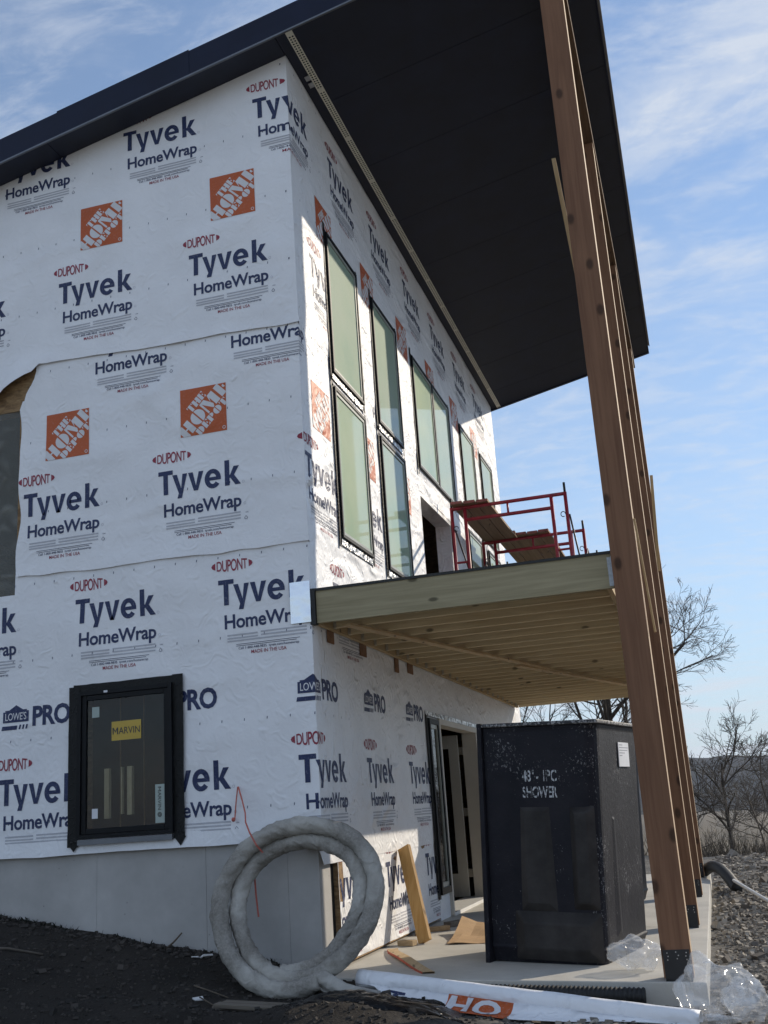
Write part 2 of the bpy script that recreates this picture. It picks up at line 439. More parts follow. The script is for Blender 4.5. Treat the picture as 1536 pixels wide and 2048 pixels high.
def glassmat(name, tint, see):
    m, t, b = newmat(name)
    t.nodes.remove(b)
    o = t.nodes['Material Output']
    tr = N(t, 'ShaderNodeBsdfTransparent'); tr.inputs[0].default_value = (*tint, 1)
    gl = N(t, 'ShaderNodeBsdfGlossy'); gl.inputs['Roughness'].default_value = 0.02
    fr = N(t, 'ShaderNodeFresnel'); fr.inputs['IOR'].default_value = 1.5
    gb = N(t, 'ShaderNodeNewGeometry')
    fc_ = mathn(t, 'MULTIPLY', fr.outputs[0], mathn(t, 'SUBTRACT', 1.0, gb.outputs['Backfacing']))
    mx_ = N(t, 'ShaderNodeMixShader'); t.links.new(fc_, mx_.inputs[0]); t.links.new(tr.outputs[0], mx_.inputs[1]); t.links.new(gl.outputs[0], mx_.inputs[2])
    t.links.new(mx_.outputs[0], o.inputs['Surface'])
glassmat('clear_glass', (0.74, 0.72, 0.67), True)

def plasticmat(name, col, alpha, rough=0.15, scale=18, bs=0.9, spec=0.6):
    m, t, b = newmat(name)
    v = pos_coord(t)
    b.inputs['Base Color'].default_value = (*col, 1)
    b.inputs['Roughness'].default_value = rough; b.inputs['Specular IOR Level'].default_value = spec
    f = noise_n(t, v, scale, 4, 0.6, 1.0, 'RIDGED_MULTIFRACTAL')
    a = N(t, 'ShaderNodeMapRange'); t.links.new(f, a.inputs['Value'])
    a.inputs['To Min'].default_value = alpha*0.55; a.inputs['To Max'].default_value = min(1.0, alpha*1.5)
    t.links.new(a.outputs[0], b.inputs['Alpha'])
    bump(t, b, f, bs, 0.02)
plasticmat('clear_film', (0.88, 0.89, 0.90), 0.46, 0.12, 8, 0.8)
plasticmat('dull_film', (0.30, 0.30, 0.265), 0.62, 0.25, 5, 0.8)
tapemat('black_poly', (0.004, 0.0045, 0.006), 0.3, 1.0)

def hosemat():
    m, t, b = newmat('hose_fabric')
    v = pos_coord(t)
    f = noise_n(t, v, 5, 6, 0.65, 0.6)
    c = ramp(t, f, [(0.25, (0.28, 0.265, 0.23)), (0.45, (0.42, 0.40, 0.36)), (0.72, (0.52, 0.50, 0.455))])
    d = noise_n(t, v, 55, 4, 0.7)
    dz = noise_n(t, v, 2.3, 3, 0.5)
    c = mixcol(t, mathn(t, 'MULTIPLY', mathn(t, 'MULTIPLY', mathn(t, 'SUBTRACT', dz, 0.40, True), 6.0, True), d), c, (0.09, 0.075, 0.06))
    t.links.new(c, b.inputs['Base Color'])
    b.inputs['Roughness'].default_value = 0.8
    r = noise_n(t, v, 14, 3, 0.5, 0.8, 'RIDGED_MULTIFRACTAL')
    bump(t, b, mathn(t, 'ADD', r, mathn(t, 'MULTIPLY', d, 0.35)), 0.9, 0.016)
hosemat()
def showermat():
    m, t, b = newmat('black_fibreglass')
    v = pos_coord(t)
    f = noise_n(t, v, 3, 4, 0.6)
    c = ramp(t, f, [(0.3, (0.006, 0.007, 0.013)), (0.7, (0.018, 0.018, 0.025))])
    vs_ = pos_coord(t, (1, 1, 0.55))
    s = noise_n(t, vs_, 70, 4, 0.75)
    zone = noise_n(t, v, 1.6, 3, 0.6)
    thr = mathn(t, 'SUBTRACT', 0.98, mathn(t, 'MULTIPLY', zone, 0.62))
    c = mixcol(t, mathn(t, 'MULTIPLY', mathn(t, 'GREATER_THAN', s, thr), 0.7), c, (0.30, 0.30, 0.31))
    c = mixcol(t, mathn(t, 'MULTIPLY', noise_n(t, v, 9, 5, 0.7), 0.05), c, (0.16, 0.14, 0.12))
    t.links.new(c, b.inputs['Base Color'])
    b.inputs['Roughness'].default_value = 0.48; b.inputs['Specular IOR Level'].default_value = 0.17
    bump(t, b, mathn(t, 'ADD', s, mathn(t, 'MULTIPLY', noise_n(t, v, 22, 4), 1.2)), 0.45, 0.006)
showermat()
simple('relief_fibreglass', (0.034, 0.031, 0.030), 0.55, 0, 0.5, 4, 0.4, 40, spec=0.25)  # relief panels coloured lighter and browner than the shell
m, t, b = newmat('flange_edge')
v = pos_coord(t)
t.links.new(ramp(t, noise_n(t, v, 45, 4, 0.7), [(0.48, (0.03, 0.03, 0.034)), (0.62, (0.45, 0.45, 0.45))]), b.inputs['Base Color'])
b.inputs['Roughness'].default_value = 0.6; bump(t, b, noise_n(t, v, 60, 3), 0.8, 0.006)
m, t, b = newmat('stencil_white')
v = pos_coord(t)
t.links.new(ramp(t, noise_n(t, v, 40, 4, 0.6), [(0.38, (0.05, 0.05, 0.055)), (0.52, (0.60, 0.62, 0.64))]), b.inputs['Base Color'])
b.inputs['Roughness'].default_value = 0.6

def groundmat():
    m, t, b = newmat('ground_mix')
    v = pos_coord(t)
    g = N(t, 'ShaderNodeNewGeometry'); s = N(t, 'ShaderNodeSeparateXYZ'); t.links.new(g.outputs['Position'], s.inputs[0])
    f1 = noise_n(t, v, 1.4, 6, 0.65); f2 = noise_n(t, v, 24, 5, 0.7); f3 = noise_n(t, v, 0.006, 4, 0.6)
    dirt = ramp(t, f1, [(0.3, (0.016, 0.0145, 0.013)), (0.7, (0.042, 0.036, 0.031))])
    dirt = mixcol(t, mathn(t, 'MULTIPLY', f2, 0.4), dirt, (0.05, 0.043, 0.037))
    grav = ramp(t, f2, [(0.3, (0.09, 0.085, 0.078)), (0.7, (0.25, 0.235, 0.21))])
    field = ramp(t, f3, [(0.3, (0.10, 0.08, 0.055)), (0.7, (0.17, 0.14, 0.095))])
    wob = mathn(t, 'MULTIPLY', mathn(t, 'SUBTRACT', f1, 0.5), 1.4)
    k1 = N(t, 'ShaderNodeMapRange', interpolation_type='SMOOTHSTEP'); t.links.new(mathn(t, 'ADD', s.outputs['X'], wob), k1.inputs['Value'])
    k1.inputs['From Min'].default_value = 0.9; k1.inputs['From Max'].default_value = 1.9
    c = mixcol(t, k1.outputs[0], dirt, grav)
    k2 = N(t, 'ShaderNodeMapRange'); t.links.new(s.outputs['Y'], k2.inputs['Value'])
    k2.inputs['From Min'].default_value = 19; k2.inputs['From Max'].default_value = 24
    c = mixcol(t, k2.outputs[0], c, field)
    k3 = N(t, 'ShaderNodeMapRange'); t.links.new(mathn(t, 'ADD', s.outputs['Y'], wob), k3.inputs['Value'])
    k3.inputs['From Min'].default_value = -4.0; k3.inputs['From Max'].default_value = -6.0  # unseen ground behind the camera, made pale to bounce light onto the gable
    c = mixcol(t, k3.outputs[0], c, ramp(t, f2, [(0.3, (0.22, 0.20, 0.165)), (0.7, (0.40, 0.365, 0.30))]))
    t.links.new(c, b.inputs['Base Color'])
    b.inputs['Roughness'].default_value = 0.95; b.inputs['Specular IOR Level'].default_value = 0.2
    bump(t, b, mathn(t, 'ADD', f2, mathn(t, 'MULTIPLY', noise_n(t, v, 70, 3), 0.5)), 0.7, 0.03)
groundmat()
m, t, b = newmat('gravel_stone')
v = pos_coord(t)
oi = N(t, 'ShaderNodeNewGeometry')
t.links.new(ramp(t, oi.outputs['Random Per Island'], [(0.0, (0.11, 0.095, 0.08)), (0.5, (0.26, 0.23, 0.19)), (1.0, (0.46, 0.41, 0.34))]), b.inputs['Base Color'])
b.inputs['Roughness'].default_value = 0.9; bump(t, b, noise_n(t, v, 60, 3), 0.4, 0.005)
m, t, b = newmat('clod_mat')
t.links.new(ramp(t, N(t, 'ShaderNodeNewGeometry').outputs['Random Per Island'], [(0.0, (0.02, 0.018, 0.016)), (1.0, (0.065, 0.055, 0.047))]), b.inputs['Base Color'])
b.inputs['Roughness'].default_value = 0.95
m, t, b = newmat('hill_woods')
v = pos_coord(t)
t.links.new(ramp(t, noise_n(t, v, 0.02, 8, 0.75), [(0.3, (0.018, 0.020, 0.022)), (0.5, (0.045, 0.044, 0.042)), (0.72, (0.11, 0.095, 0.075))]), b.inputs['Base Color'])
b.inputs['Roughness'].default_value = 1.0; b.inputs['Specular IOR Level'].default_value = 0.0
m, t, b = newmat('brush_mat')
t.links.new(ramp(t, N(t, 'ShaderNodeNewGeometry').outputs['Random Per Island'], [(0.0, (0.05, 0.042, 0.033)), (1.0, (0.16, 0.135, 0.105))]), b.inputs['Base Color'])
b.inputs['Roughness'].default_value = 1.0

# ------------------------------------------------------------------ ground, hills
def gz(x, y):
    base = -0.22
    left = lerp(0.03, 0.03-0.175*x, 1) if x < 0 else 0.03
    left = min(left, 0.62)
    d = max(0.0, -y)
    left -= 0.16*min(d, 3.0) * sstep(1.0, -0.6, x)
    k = sstep(2.2, 0.0, x)
    z = lerp(base, left, k)
    # heaped soil in front of the coil
    z += 0.13*math.exp(-(((x+0.35)/0.75)**2 + ((y+1.45)/0.30)**2))
    z += 0.10*math.exp(-(((x-0.55)/0.5)**2 + ((y+1.55)/0.28)**2))
    nz = mnoise.fractal(Vector((x*1.7, y*1.7, 3.3)), 1.0, 2.1, 5)
    z += 0.042*nz*(1 if abs(x) < 14 and abs(y) < 22 else 0)
    # excavated under the slab and the house
    k = sstep(-0.30, -0.14, y)*sstep(2.95, 2.79, x)*sstep(-0.42, -0.28, x) if y < 10.2 else 0.0
    z = lerp(z, min(z, -0.24), k)
    if y > 16:
        z -= 13.0*sstep(16.5, 62, y + 1.5*mnoise.noise(Vector((x*0.08, y*0.02, 0))))
    if x > 14:
        z -= 6.0*sstep(14, 60, x)
    if y < -14: z -= 2*sstep(-14, -60, y)
    return z
def axis(pts):
    r = []
    for a, b_, n in pts:
        for i in range(n): r.append(a + (b_-a)*i/n)
    r.append(pts[-1][1]); return r
xs = axis([(-3000, -200, 6), (-200, -12, 12), (-12, -3.6, 14), (-3.6, 4.6, 137), (4.6, 12, 24), (12, 60, 16), (60, 400, 8), (400, 3000, 6)])
ys = axis([(-2000, -60, 5), (-60, -8, 10), (-8, -3.2, 14), (-3.2, 0.3, 76), (0.3, 10, 40), (10, 26, 32), (26, 80, 24), (80, 800, 12), (800, 4000, 6)])
vv = [(x, y, gz(x, y)) for y in ys for x in xs]
nx = len(xs)
ff = [(j*nx+i, j*nx+i+1, (j+1)*nx+i+1, (j+1)*nx+i) for j in range(len(ys)-1) for i in range(nx-1)]
ground = pyobj('ground', vv, ff, MATS['ground_mix'], None, True); tag(ground, kind='structure')

hv, hf = [], []
nseg, nrow = 420, 14
for j in range(nrow+1):
    for i in range(nseg+1):
        a = math.radians(-80 + 175*i/nseg)
        rr = 780 + 1100*j/nrow
        x, y = CAM.x + rr*math.sin(a), CAM.y + rr*math.cos(a)
        prof = math.sin(math.pi*min(1, j/nrow*1.15))**1.2
        h = 30 + 16*mnoise.noise(Vector((a*4.0, 1.7, 0))) + 12*mnoise.noise(Vector((a*11, 4.2, j*0.2))) + 5*mnoise.noise(Vector((a*37, 2.2, j*0.4)))
        hv.append((x, y, -13.6 + prof*(h+12) + 2.2*mnoise.noise(Vector((x*0.03, y*0.03, 0)))))
for j in range(nrow):
    for i in range(nseg):
        hf.append((j*(nseg+1)+i, j*(nseg+1)+i+1, (j+1)*(nseg+1)+i+1, (j+1)*(nseg+1)+i))
hills = pyobj('hills', hv, hf, MATS['hill_woods'], None, True); tag(hills, kind='structure')

# ------------------------------------------------------------------ patio slab
def sz(x): return -0.034*x
bm = bmesh.new()
x0, x1, y0, y1 = -0.3, 2.78, -0.13, 10.1
joints = [y0, 3.05, 6.25, y1]
slab_root = None
for k in range(3):
    a, c = joints[k] + (0.004 if k else 0), joints[k+1] - (0.004 if k < 2 else 0)
    bm = bmesh.new()
    q = [(x0, a), (x1, a), (x1, c), (x0, c)]
    top = [bm.verts.new((x, y, sz(x))) for x, y in q]
    bot = [bm.verts.new((x, y, sz(x)-0.16)) for x, y in q]
    bm.faces.new(top); bm.faces.new(list(reversed(bot)))
    for i in range(4):
        j = (i+1) % 4; bm.faces.new((bot[i], bot[j], top[j], top[i]))
    if slab_root is None:
        slab_root = obj('patio_slab', bm, MATS['concrete_slab'], None, False, None, 0.008); tag(slab_root, kind='structure')
    else:
        obj('slab_bay', bm, MATS['concrete_slab'], slab_root, False, None, 0.008)

# ------------------------------------------------------------------ house
house = thing('house', (0, 0, 0), 'two-storey house under construction in printed white building wrap with dark shed roof', 'house')
SL = 0.205
def soff(x): return 8.275 + SL*x
YF = 10.23        # far corner of the front wall
WX = -9.0         # how far the gable wall runs left
# openings: gable (x0,x1,z0,z1), front (y0,y1,z0,z1)
G_HOLES = [(-2.13, -1.30, 1.15, 2.33), (-6.2, -2.86, 3.30, 5.11)]
F_HOLES = [(4.13, 5.84, 3.0, 5.0), (3.66, 6.70, -0.2, 2.17)]
RETURN_HOLE = (-0.01, 0.37, -0.2, 0.93)

def uniq(vals):
    vals = sorted(vals); o_ = [vals[0]]
    for v_ in vals[1:]:
        if v_ - o_[-1] > 1e-4: o_.append(v_)
    return o_
def grid_breaks(a, b_, step, extra):
    base = [a + (b_-a)*i/max(1, round((b_-a)/step)) for i in range(max(1, round((b_-a)/step))+1)]
    ex = [e for e in extra if a < e < b_]
    base = [v_ for v_ in base if all(abs(v_-e) > step*0.3 for e in ex)]
    return uniq(base + ex + [a, b_])
def in_hole(s, z):
    if s < 0: return any(h[0] < s < h[1] and h[2] < z < h[3] for h in G_HOLES)
    return any(h[0] < s < h[1] and h[2] < z < h[3] for h in F_HOLES)

# sheathing as thick wall with openings
def wall_with_holes(name, to3, a, b_, zlo, ztop, holes, mat):
    S = uniq([a, b_] + [h[0] for h in holes if a < h[0] < b_] + [h[1] for h in holes if a < h[1] < b_])
    Z = uniq([zlo(0), 9.6] + [h[2] for h in holes if zlo(0) < h[2]] + [h[3] for h in holes])
    bm = bmesh.new()
    def clipz(s, z): return min(z, ztop(s))
    for i in range(len(S)-1):
        for j in range(len(Z)-1):
            sc, zc = (S[i]+S[i+1])/2, (Z[j]+Z[j+1])/2
            if any(h[0] < sc < h[1] and h[2] < zc < h[3] for h in holes): continue
            q = [(S[i], clipz(S[i], Z[j])), (S[i+1], clipz(S[i+1], Z[j])), (S[i+1], clipz(S[i+1], Z[j+1])), (S[i], clipz(S[i], Z[j+1]))]
            if max(p[1] for p in q) - min(p[1] for p in q) < 1e-4: continue
            f_ = [bm.verts.new(to3(s, z, 0)) for s, z in q]; k_ = [bm.verts.new(to3(s, z, 0.14)) for s, z in q]
            bm.faces.new(f_); bm.faces.new(list(reversed(k_)))
            for n_ in range(4):
                m_ = (n_+1) % 4; bm.faces.new((k_[n_], k_[m_], f_[m_], f_[n_]))
    return obj(name, bm, mat, house)
wall_with_holes('wall', lambda s, z, d: (s, d-(-0.0), z), WX, -0.14, lambda s: 1.0, lambda s: soff(s)+0.05, G_HOLES, MATS['osb'])
wall_with_holes('wall', lambda s, z, d: (-d, s, z), 0.0, YF, lambda s: 0.02, lambda s: soff(0)+0.05, F_HOLES+[RETURN_HOLE], MATS['osb'])
wall_with_holes('wall', lambda s, z, d: (s, YF-d, z), WX, -0.14, lambda s: -0.2, lambda s: soff(s)+0.05, [], MATS['osb'])
bm = bmesh.new(); box(bm, (WX-0.14, 0, -0.2), (WX, YF, 6.4)); obj('wall', bm, MATS['osb'], house)
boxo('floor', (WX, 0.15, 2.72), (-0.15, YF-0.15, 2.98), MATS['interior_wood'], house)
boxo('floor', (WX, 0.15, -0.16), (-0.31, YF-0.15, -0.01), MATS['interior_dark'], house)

# foundation: poured wall under the gable with form-panel joints
joint_x = [-8.9, -5.15, -2.02, -1.02, -0.31, -0.046]
for k in range(len(joint_x)-1):
    boxo('foundation_panel', (joint_x[k]+0.0008, 0.035 + 0.001*(k % 2), -0.8), (joint_x[k+1]-0.0008, 0.30, 1.02), MATS['concrete_wall'], house, 0.0015)
# return edge of the pour at the corner and mud-sill gap
bm = bmesh.new(); box(bm, (-0.06, 0.305, -0.2), (-0.045, 0.36, 0.95)); obj('form_edge', bm, MATS['black_rubber'], house)

# ----- wrap surface
def hwr(s, z):
    v_ = Vector((s*1.1, z*1.9, 2.0 if s < 0 else 7.0))
    a = mnoise.noise(v_)*(0.011 if s < 0 else 0.006) + mnoise.noise(Vector((s*2.6 + z*1.3, z*3.6 - s*0.8, 5.0)))*0.0035
    # sagging folds in the lower gable sheet
    if s < 0.2:
        w = math.exp(-((z-2.75)/0.5)**2)
        a += w*0.009*math.sin((z*7.5 + s*3.2) + 2*mnoise.noise(Vector((s, z, 1))))
    return min(0.013, max(-0.0045, a))*min(1.0, abs(s)/0.10)
def P3(s, z, o):
    h = o + hwr(s, z)
    if s <= 0: return (s + o*max(0.0, 1+s/0.05), -h, z)
    return (h, s - o*max(0.0, 1-s/0.05), z)
def sheet(zlo, zhi, off, smin, smax, zb=None, zt=None, left=None, name='wrap_sheet', step=0.07):
    ex_s = [0.0] + [v_ for h in G_HOLES+F_HOLES for v_ in h[:2]]
    ex_z = [v_ for h in G_HOLES+F_HOLES for v_ in h[2:]]
    S = grid_breaks(smin, smax, step, ex_s); Z = grid_breaks(zlo, zhi, step, ex_z)
    objs = None
    verts, faces, mi = [], [], []
    idx = {}
    def vid(i, j, sd):
        key = (i, j, sd)
        if key in idx: return idx[key]
        s, z = S[i], Z[j]
        if sd and abs(s) < 1e-6: s = 1e-6
        o_ = off
        if zb:
            w = sstep(zlo+0.45, zlo, z); z = z + (zb(s)-zlo)*w
            if s < -2.55 and zlo > 5: o_ += 0.07*sstep(-2.55, -2.95, s)*sstep(zlo+0.30, zlo, Z[j])
            o_ += 0.020*sstep(zlo+0.16, zlo, Z[j])*(0.5+1.0*mnoise.noise(Vector((s*3, 9, 0)))) if s < 0.02 else -0.0085*sstep(zlo+0.12, zlo, Z[j])*(1 if off > 0.009 else 0)
        if zt: z = min(z, zt(s))
        if left and s < left(z)+0.0: s = left(z)
        idx[key] = len(verts); verts.append(P3(s, z, o_)); return idx[key]
    for i in range(len(S)-1):
        sc = (S[i]+S[i+1])/2
        for j in range(len(Z)-1):
            zc = (Z[j]+Z[j+1])/2
            if in_hole(sc, zc): continue
            if zt and Z[j] >= max(zt(S[i]), zt(S[i+1])): continue
            if left and S[i+1] <= left(zc): continue
            sd = 0 if sc < 0 else 1; faces.append((vid(i, j, sd), vid(i+1, j, sd), vid(i+1, j+1, sd), vid(i, j+1, sd))); mi.append(0 if sc < 0 else 1)
    return pyobj(name, verts, faces, [MATS['wrap_gable'], MATS['wrap_front']], house, True, None, mi)
def wob(s, k, a): return a*mnoise.noise(Vector((s*1.3, k, 0.5))) + a*0.5*mnoise.noise(Vector((s*4.3, k, 2.5)))
def zb1(s):
    z = 5.445 - 0.033*min(0, s) + wob(s, 1.0, 0.015)
    if s < -2.62: z -= 0.60*min(0.55, -2.62-s) + 0.05*mnoise.noise(Vector((s*9, 3, 0)))
    return z
def zb2(s): return 3.415 - 0.012*min(0, s) + wob(s, 5.0, 0.03)
def zb3(s): return (1.00 if s < 0 else 0.80) + wob(s, 8.0, 0.010)
def zroof(s): return soff(min(s, 0)) + 0.03
sheet1 = sheet(5.445, 8.32, 0.026, -6.0, YF+0.02, zb1, zroof)
sheet2 = sheet(3.415, 5.62, 0.016, -2.95, YF+0.02, zb2, None, lambda z: (-2.84 + 0.05*mnoise.noise(Vector((0, z*2.6, 3))) + 0.15*max(0.0, min(1.0, (z-5.11)/0.33))) if z > 0 else -9)
sheet3 = sheet(1.00, 3.52, 0.008, -6.0, YF+0.02, zb3)
sheet4 = sheet(0.03, 0.95, 0.003, 0.36, 3.70, lambda s: 0.03 + wob(s, 3.3, 0.006))
# OSB left showing beside the torn sheet is the wall itself

# ----- printing on the wrap
TXT = {}
def text2d(body, bold=0.0, spacing=1.0):
    key = (body, bold, spacing)
    if key in TXT: return TXT[key]
    cu = bpy.data.curves.new('tmp_text', 'FONT'); cu.body = body; cu.size = 1.0; cu.offset = bold; cu.space_character = spacing
    cu.resolution_u = 3
    to = bpy.data.objects.new('tmp_text', cu); COL.objects.link(to)
    dg = bpy.context.evaluated_depsgraph_get(); dg.update()
    me = bpy.data.meshes.new_from_object(to.evaluated_get(dg))
    V = [(v_.co.x, v_.co.y) for v_ in me.vertices]; Fc = [tuple(p.vertices) for p in me.polygons]
    bpy.data.objects.remove(to, do_unlink=True); bpy.data.curves.remove(cu); bpy.data.meshes.remove(me)
    TXT[key] = (V, Fc); return TXT[key]
def fit(body, x0, x1, zb_, cap, bold=0.0, spacing=1.0, warp=None):
    """text fitted so its ink spans x0..x1 with capital height cap above baseline zb_"""
    V, Fc = text2d(body, bold, spacing)
    xa = min(v_[0] for v_ in V); xb = max(v_[0] for v_ in V)
    hv_ = text2d('H', bold)[0]; ch = max(v_[1] for v_ in hv_)
    V2 = []
    for x, y in V:
        X_ = x0 + (x-xa)/(xb-xa)*(x1-x0); Z_ = zb_ + y/ch*cap
        if warp: X_, Z_ = warp(X_, Z_)
        V2.append((X_, Z_))
    return V2, Fc
def rect(x0, x1, z0, z1, sk=0.0): return ([(x0, z0), (x1, z0), (x1+sk, z1), (x0+sk, z1)], [(0, 1, 2, 3)])
def poly(pts): return (list(pts), [tuple(range(len(pts)))])
def stroke(pts, w):
    """thick polyline with mitred joints as quads"""
    n = len(pts); L_, R_ = [], []
    for i, (x, y) in enumerate(pts):
        ax, ay = pts[max(i-1, 0)]; bx, by = pts[min(i+1, n-1)]
        dx_, dy_ = bx-ax, by-ay; l = math.hypot(dx_, dy_) or 1
        nx_, ny_ = -dy_/l*w/2, dx_/l*w/2
        L_.append((x+nx_, y+ny_)); R_.append((x-nx_, y-ny_))
    V = L_+R_; Fc = [(i, n+i, n+i+1, i+1) for i in range(n-1)]
    return V, Fc
def arc(cx, cy, rx, ry, a0, a1, n=14):
    return [(cx+rx*math.cos(math.radians(a0+(a1-a0)*i/n)), cy+ry*math.sin(math.radians(a0+(a1-a0)*i/n))) for i in range(n+1)]
def xf(shape, ox, oz, k): return ([(ox+x*k, oz+z*k) for x, z in shape[0]], shape[1])
# the five letters of the big word, drawn as strokes; unit = capital height
def big_word(x, zb_, cap, width):
    w = 0.185; S_ = []
    def add(sh): S_.append(sh)
    add(rect(0.0, 0.60, 1.0-w*0.98, 1.0)); add(rect(0.205, 0.395, 0.0, 1.0-w*0.98))
    add(poly([(0.58, 0.78), (0.77, 0.78), (0.955, 0.12), (0.93, -0.03), (0.83, -0.0)]))
    add(poly([(1.00, 0.78), (1.19, 0.78), (0.955, -0.22), (0.77, -0.22), (0.83, -0.0), (0.93, 0.12)]))
    add(poly([(1.23, 0.78), (1.42, 0.78), (1.54, 0.20), (1.62, 0.0), (1.45, 0.0)]))
    add(poly([(1.66, 0.78), (1.85, 0.78), (1.62, 0.0), (1.45, 0.0), (1.54, 0.20)]))
    e = arc(2.22, 0.385, 0.235, 0.315, 8, 322, 20)
    add(stroke(e, w)); add(rect(2.02, 2.545, 0.315, 0.315+w*0.75))
    add(rect(2.70, 2.89, 0.0, 1.06))
    add(poly([(2.89, 0.38), (3.06, 0.78), (3.28, 0.78), (3.06, 0.40), (2.89, 0.30)]))
    add(poly([(2.89, 0.44), (3.06, 0.44), (3.34, 0.0), (3.12, 0.0), (2.89, 0.36)]))
    k = width/3.34
    out_ = []
    for V, Fc in S_: out_.append(([(x+a*k, zb_+c*cap) for a, c in V], Fc))
    return out_
# stencil alphabet for the orange square, each letter in a box 1 high
def ell(cx, cy, rx, ry, a0, a1): return poly(arc(cx, cy, rx, ry, a0, a1, 12))
STEN = {
 'H': (0.98, [rect(0, .40, 0, 1), rect(.56, .96, 0, 1), rect(.40, .56, .44, .56)]),
 'O': (1.04, [ell(.46, .5, .46, .52, 90, 270), ell(.56, .5, .46, .52, -90, 90)]),
 'M': (1.30, [rect(0, .13, 0, 1), poly([(.06, 1), (.44, 1), (.70, .22), (.58, .0), (.50, 0)]), rect(.78, 1.20, 0, 1), poly([(.62, .42), (.76, 1), (.78, 1), (.78, .75)])]),
 'E': (0.80, [rect(0, .40, 0, 1), poly([(.48, 1), (.78, 1), (.78, .70)]), poly([(.48, .42), (.62, .36), (.62, .64), (.48, .58)]), poly([(.48, 0), (.78, 0), (.78, .30)])]),
 'T': (0.86, [rect(.24, .62, 0, 1), poly([(0, 1), (.18, 1), (0, .66)]), poly([(.68, 1), (.86, 1), (.86, .66)])]),
 'D': (0.94, [rect(0, .38, 0, 1), ell(.46, .5, .46, .5, -90, 90)]),
 'P': (0.86, [rect(0, .38, 0, 1), ell(.46, .70, .38, .30, -90, 90)]),
}
def sten_word(word, u0, u1, v0, v1):
    tot = sum(STEN[c][0] for c in word) + 0.08*(len(word)-1)
    k = (u1-u0)/tot; h = v1-v0; x = u0; res = []
    for c in word:
        for V, Fc in STEN[c][1]: res.append(([(x + a*k, v0 + q*h) for a, q in V], Fc))
        x += (STEN[c][0]+0.08)*k
    return res
def clip_shape(shape, planes):
    bm = bmesh.new()
    vs_ = [bm.verts.new((x, z, 0)) for x, z in shape[0]]
    for f in shape[1]:
        try: bm.faces.new([vs_[i] for i in f])
        except ValueError: pass
    for co, no in planes:
        bmesh.ops.bisect_plane(bm, geom=bm.verts[:]+bm.edges[:]+bm.faces[:], plane_co=(co[0], co[1], 0), plane_no=(no[0], no[1], 0), clear_outer=True, dist=1e-5)
    bm.verts.index_update()
    V = [(v_.co.x, v_.co.y) for v_ in bm.verts]; Fc = [tuple(v_.index for v_ in f.verts) for f in bm.faces]
    bm.free(); return V, Fc
def orange_square(x, zt_, sz_=0.457):
    """(x, zt_) top-left; slanted stencil words rise to the right"""
    L_ = [(3, rect(x, x+sz_, zt_-sz_, zt_), 0.0)]
    r = math.sqrt(0.5); cx, cz = x+sz_/2, zt_-sz_/2
    sq = [((cx-sz_/2, cz), (-1, 0)), ((cx+sz_/2, cz), (1, 0)), ((cx, cz-sz_/2), (0, -1)), ((cx, cz+sz_/2), (0, 1))]
    for word, u0_, u1_, v0_, v1_ in (('THE', -0.20, 0.27, 0.165, 0.325), ('HOME', -0.66, 0.70, -0.150, 0.145), ('DEPOT', -0.42, 0.46, -0.325, -0.168)):
        for V, Fc in sten_word(word, u0_, u1_, v0_, v1_):
            V2 = [(cx + (u*r - v_*r)*sz_, cz + (u*r + v_*r)*sz_) for u, v_ in V]
            L_.append((4, clip_shape((V2, Fc), sq), 0.0012))
    ring = stroke(arc(cx+sz_*.44, cz-sz_*.43, sz_*.03, sz_*.03, 0, 360, 10), sz_*.012); L_.append((4, ring, 0.0012))
    return L_
def lens_text(x0, x1, zc, h):
    cx = (x0+x1)/2; hw = (x1-x0)/2
    def warp(X_, Z_):
        u = (X_-cx)/hw; return X_, zc + (Z_-zc)*(1.0-0.42*u*u)
    L_ = [(1, fit('DUPONT', x0+hw*0.26, x1-hw*0.26, zc-h/2, h, 0.012, 0.9, warp), 0.0)]
    for sg in (-1, 1):
        e = cx+sg*hw; L_.append((1, poly([(e-sg*hw*0.19, zc-h*0.30), (e-sg*hw*0.05, zc-h*0.17), (e, zc), (e-sg*hw*0.05, zc+h*0.17), (e-sg*hw*0.19, zc+h*0.30)][::sg]), 0.0))
    return L_
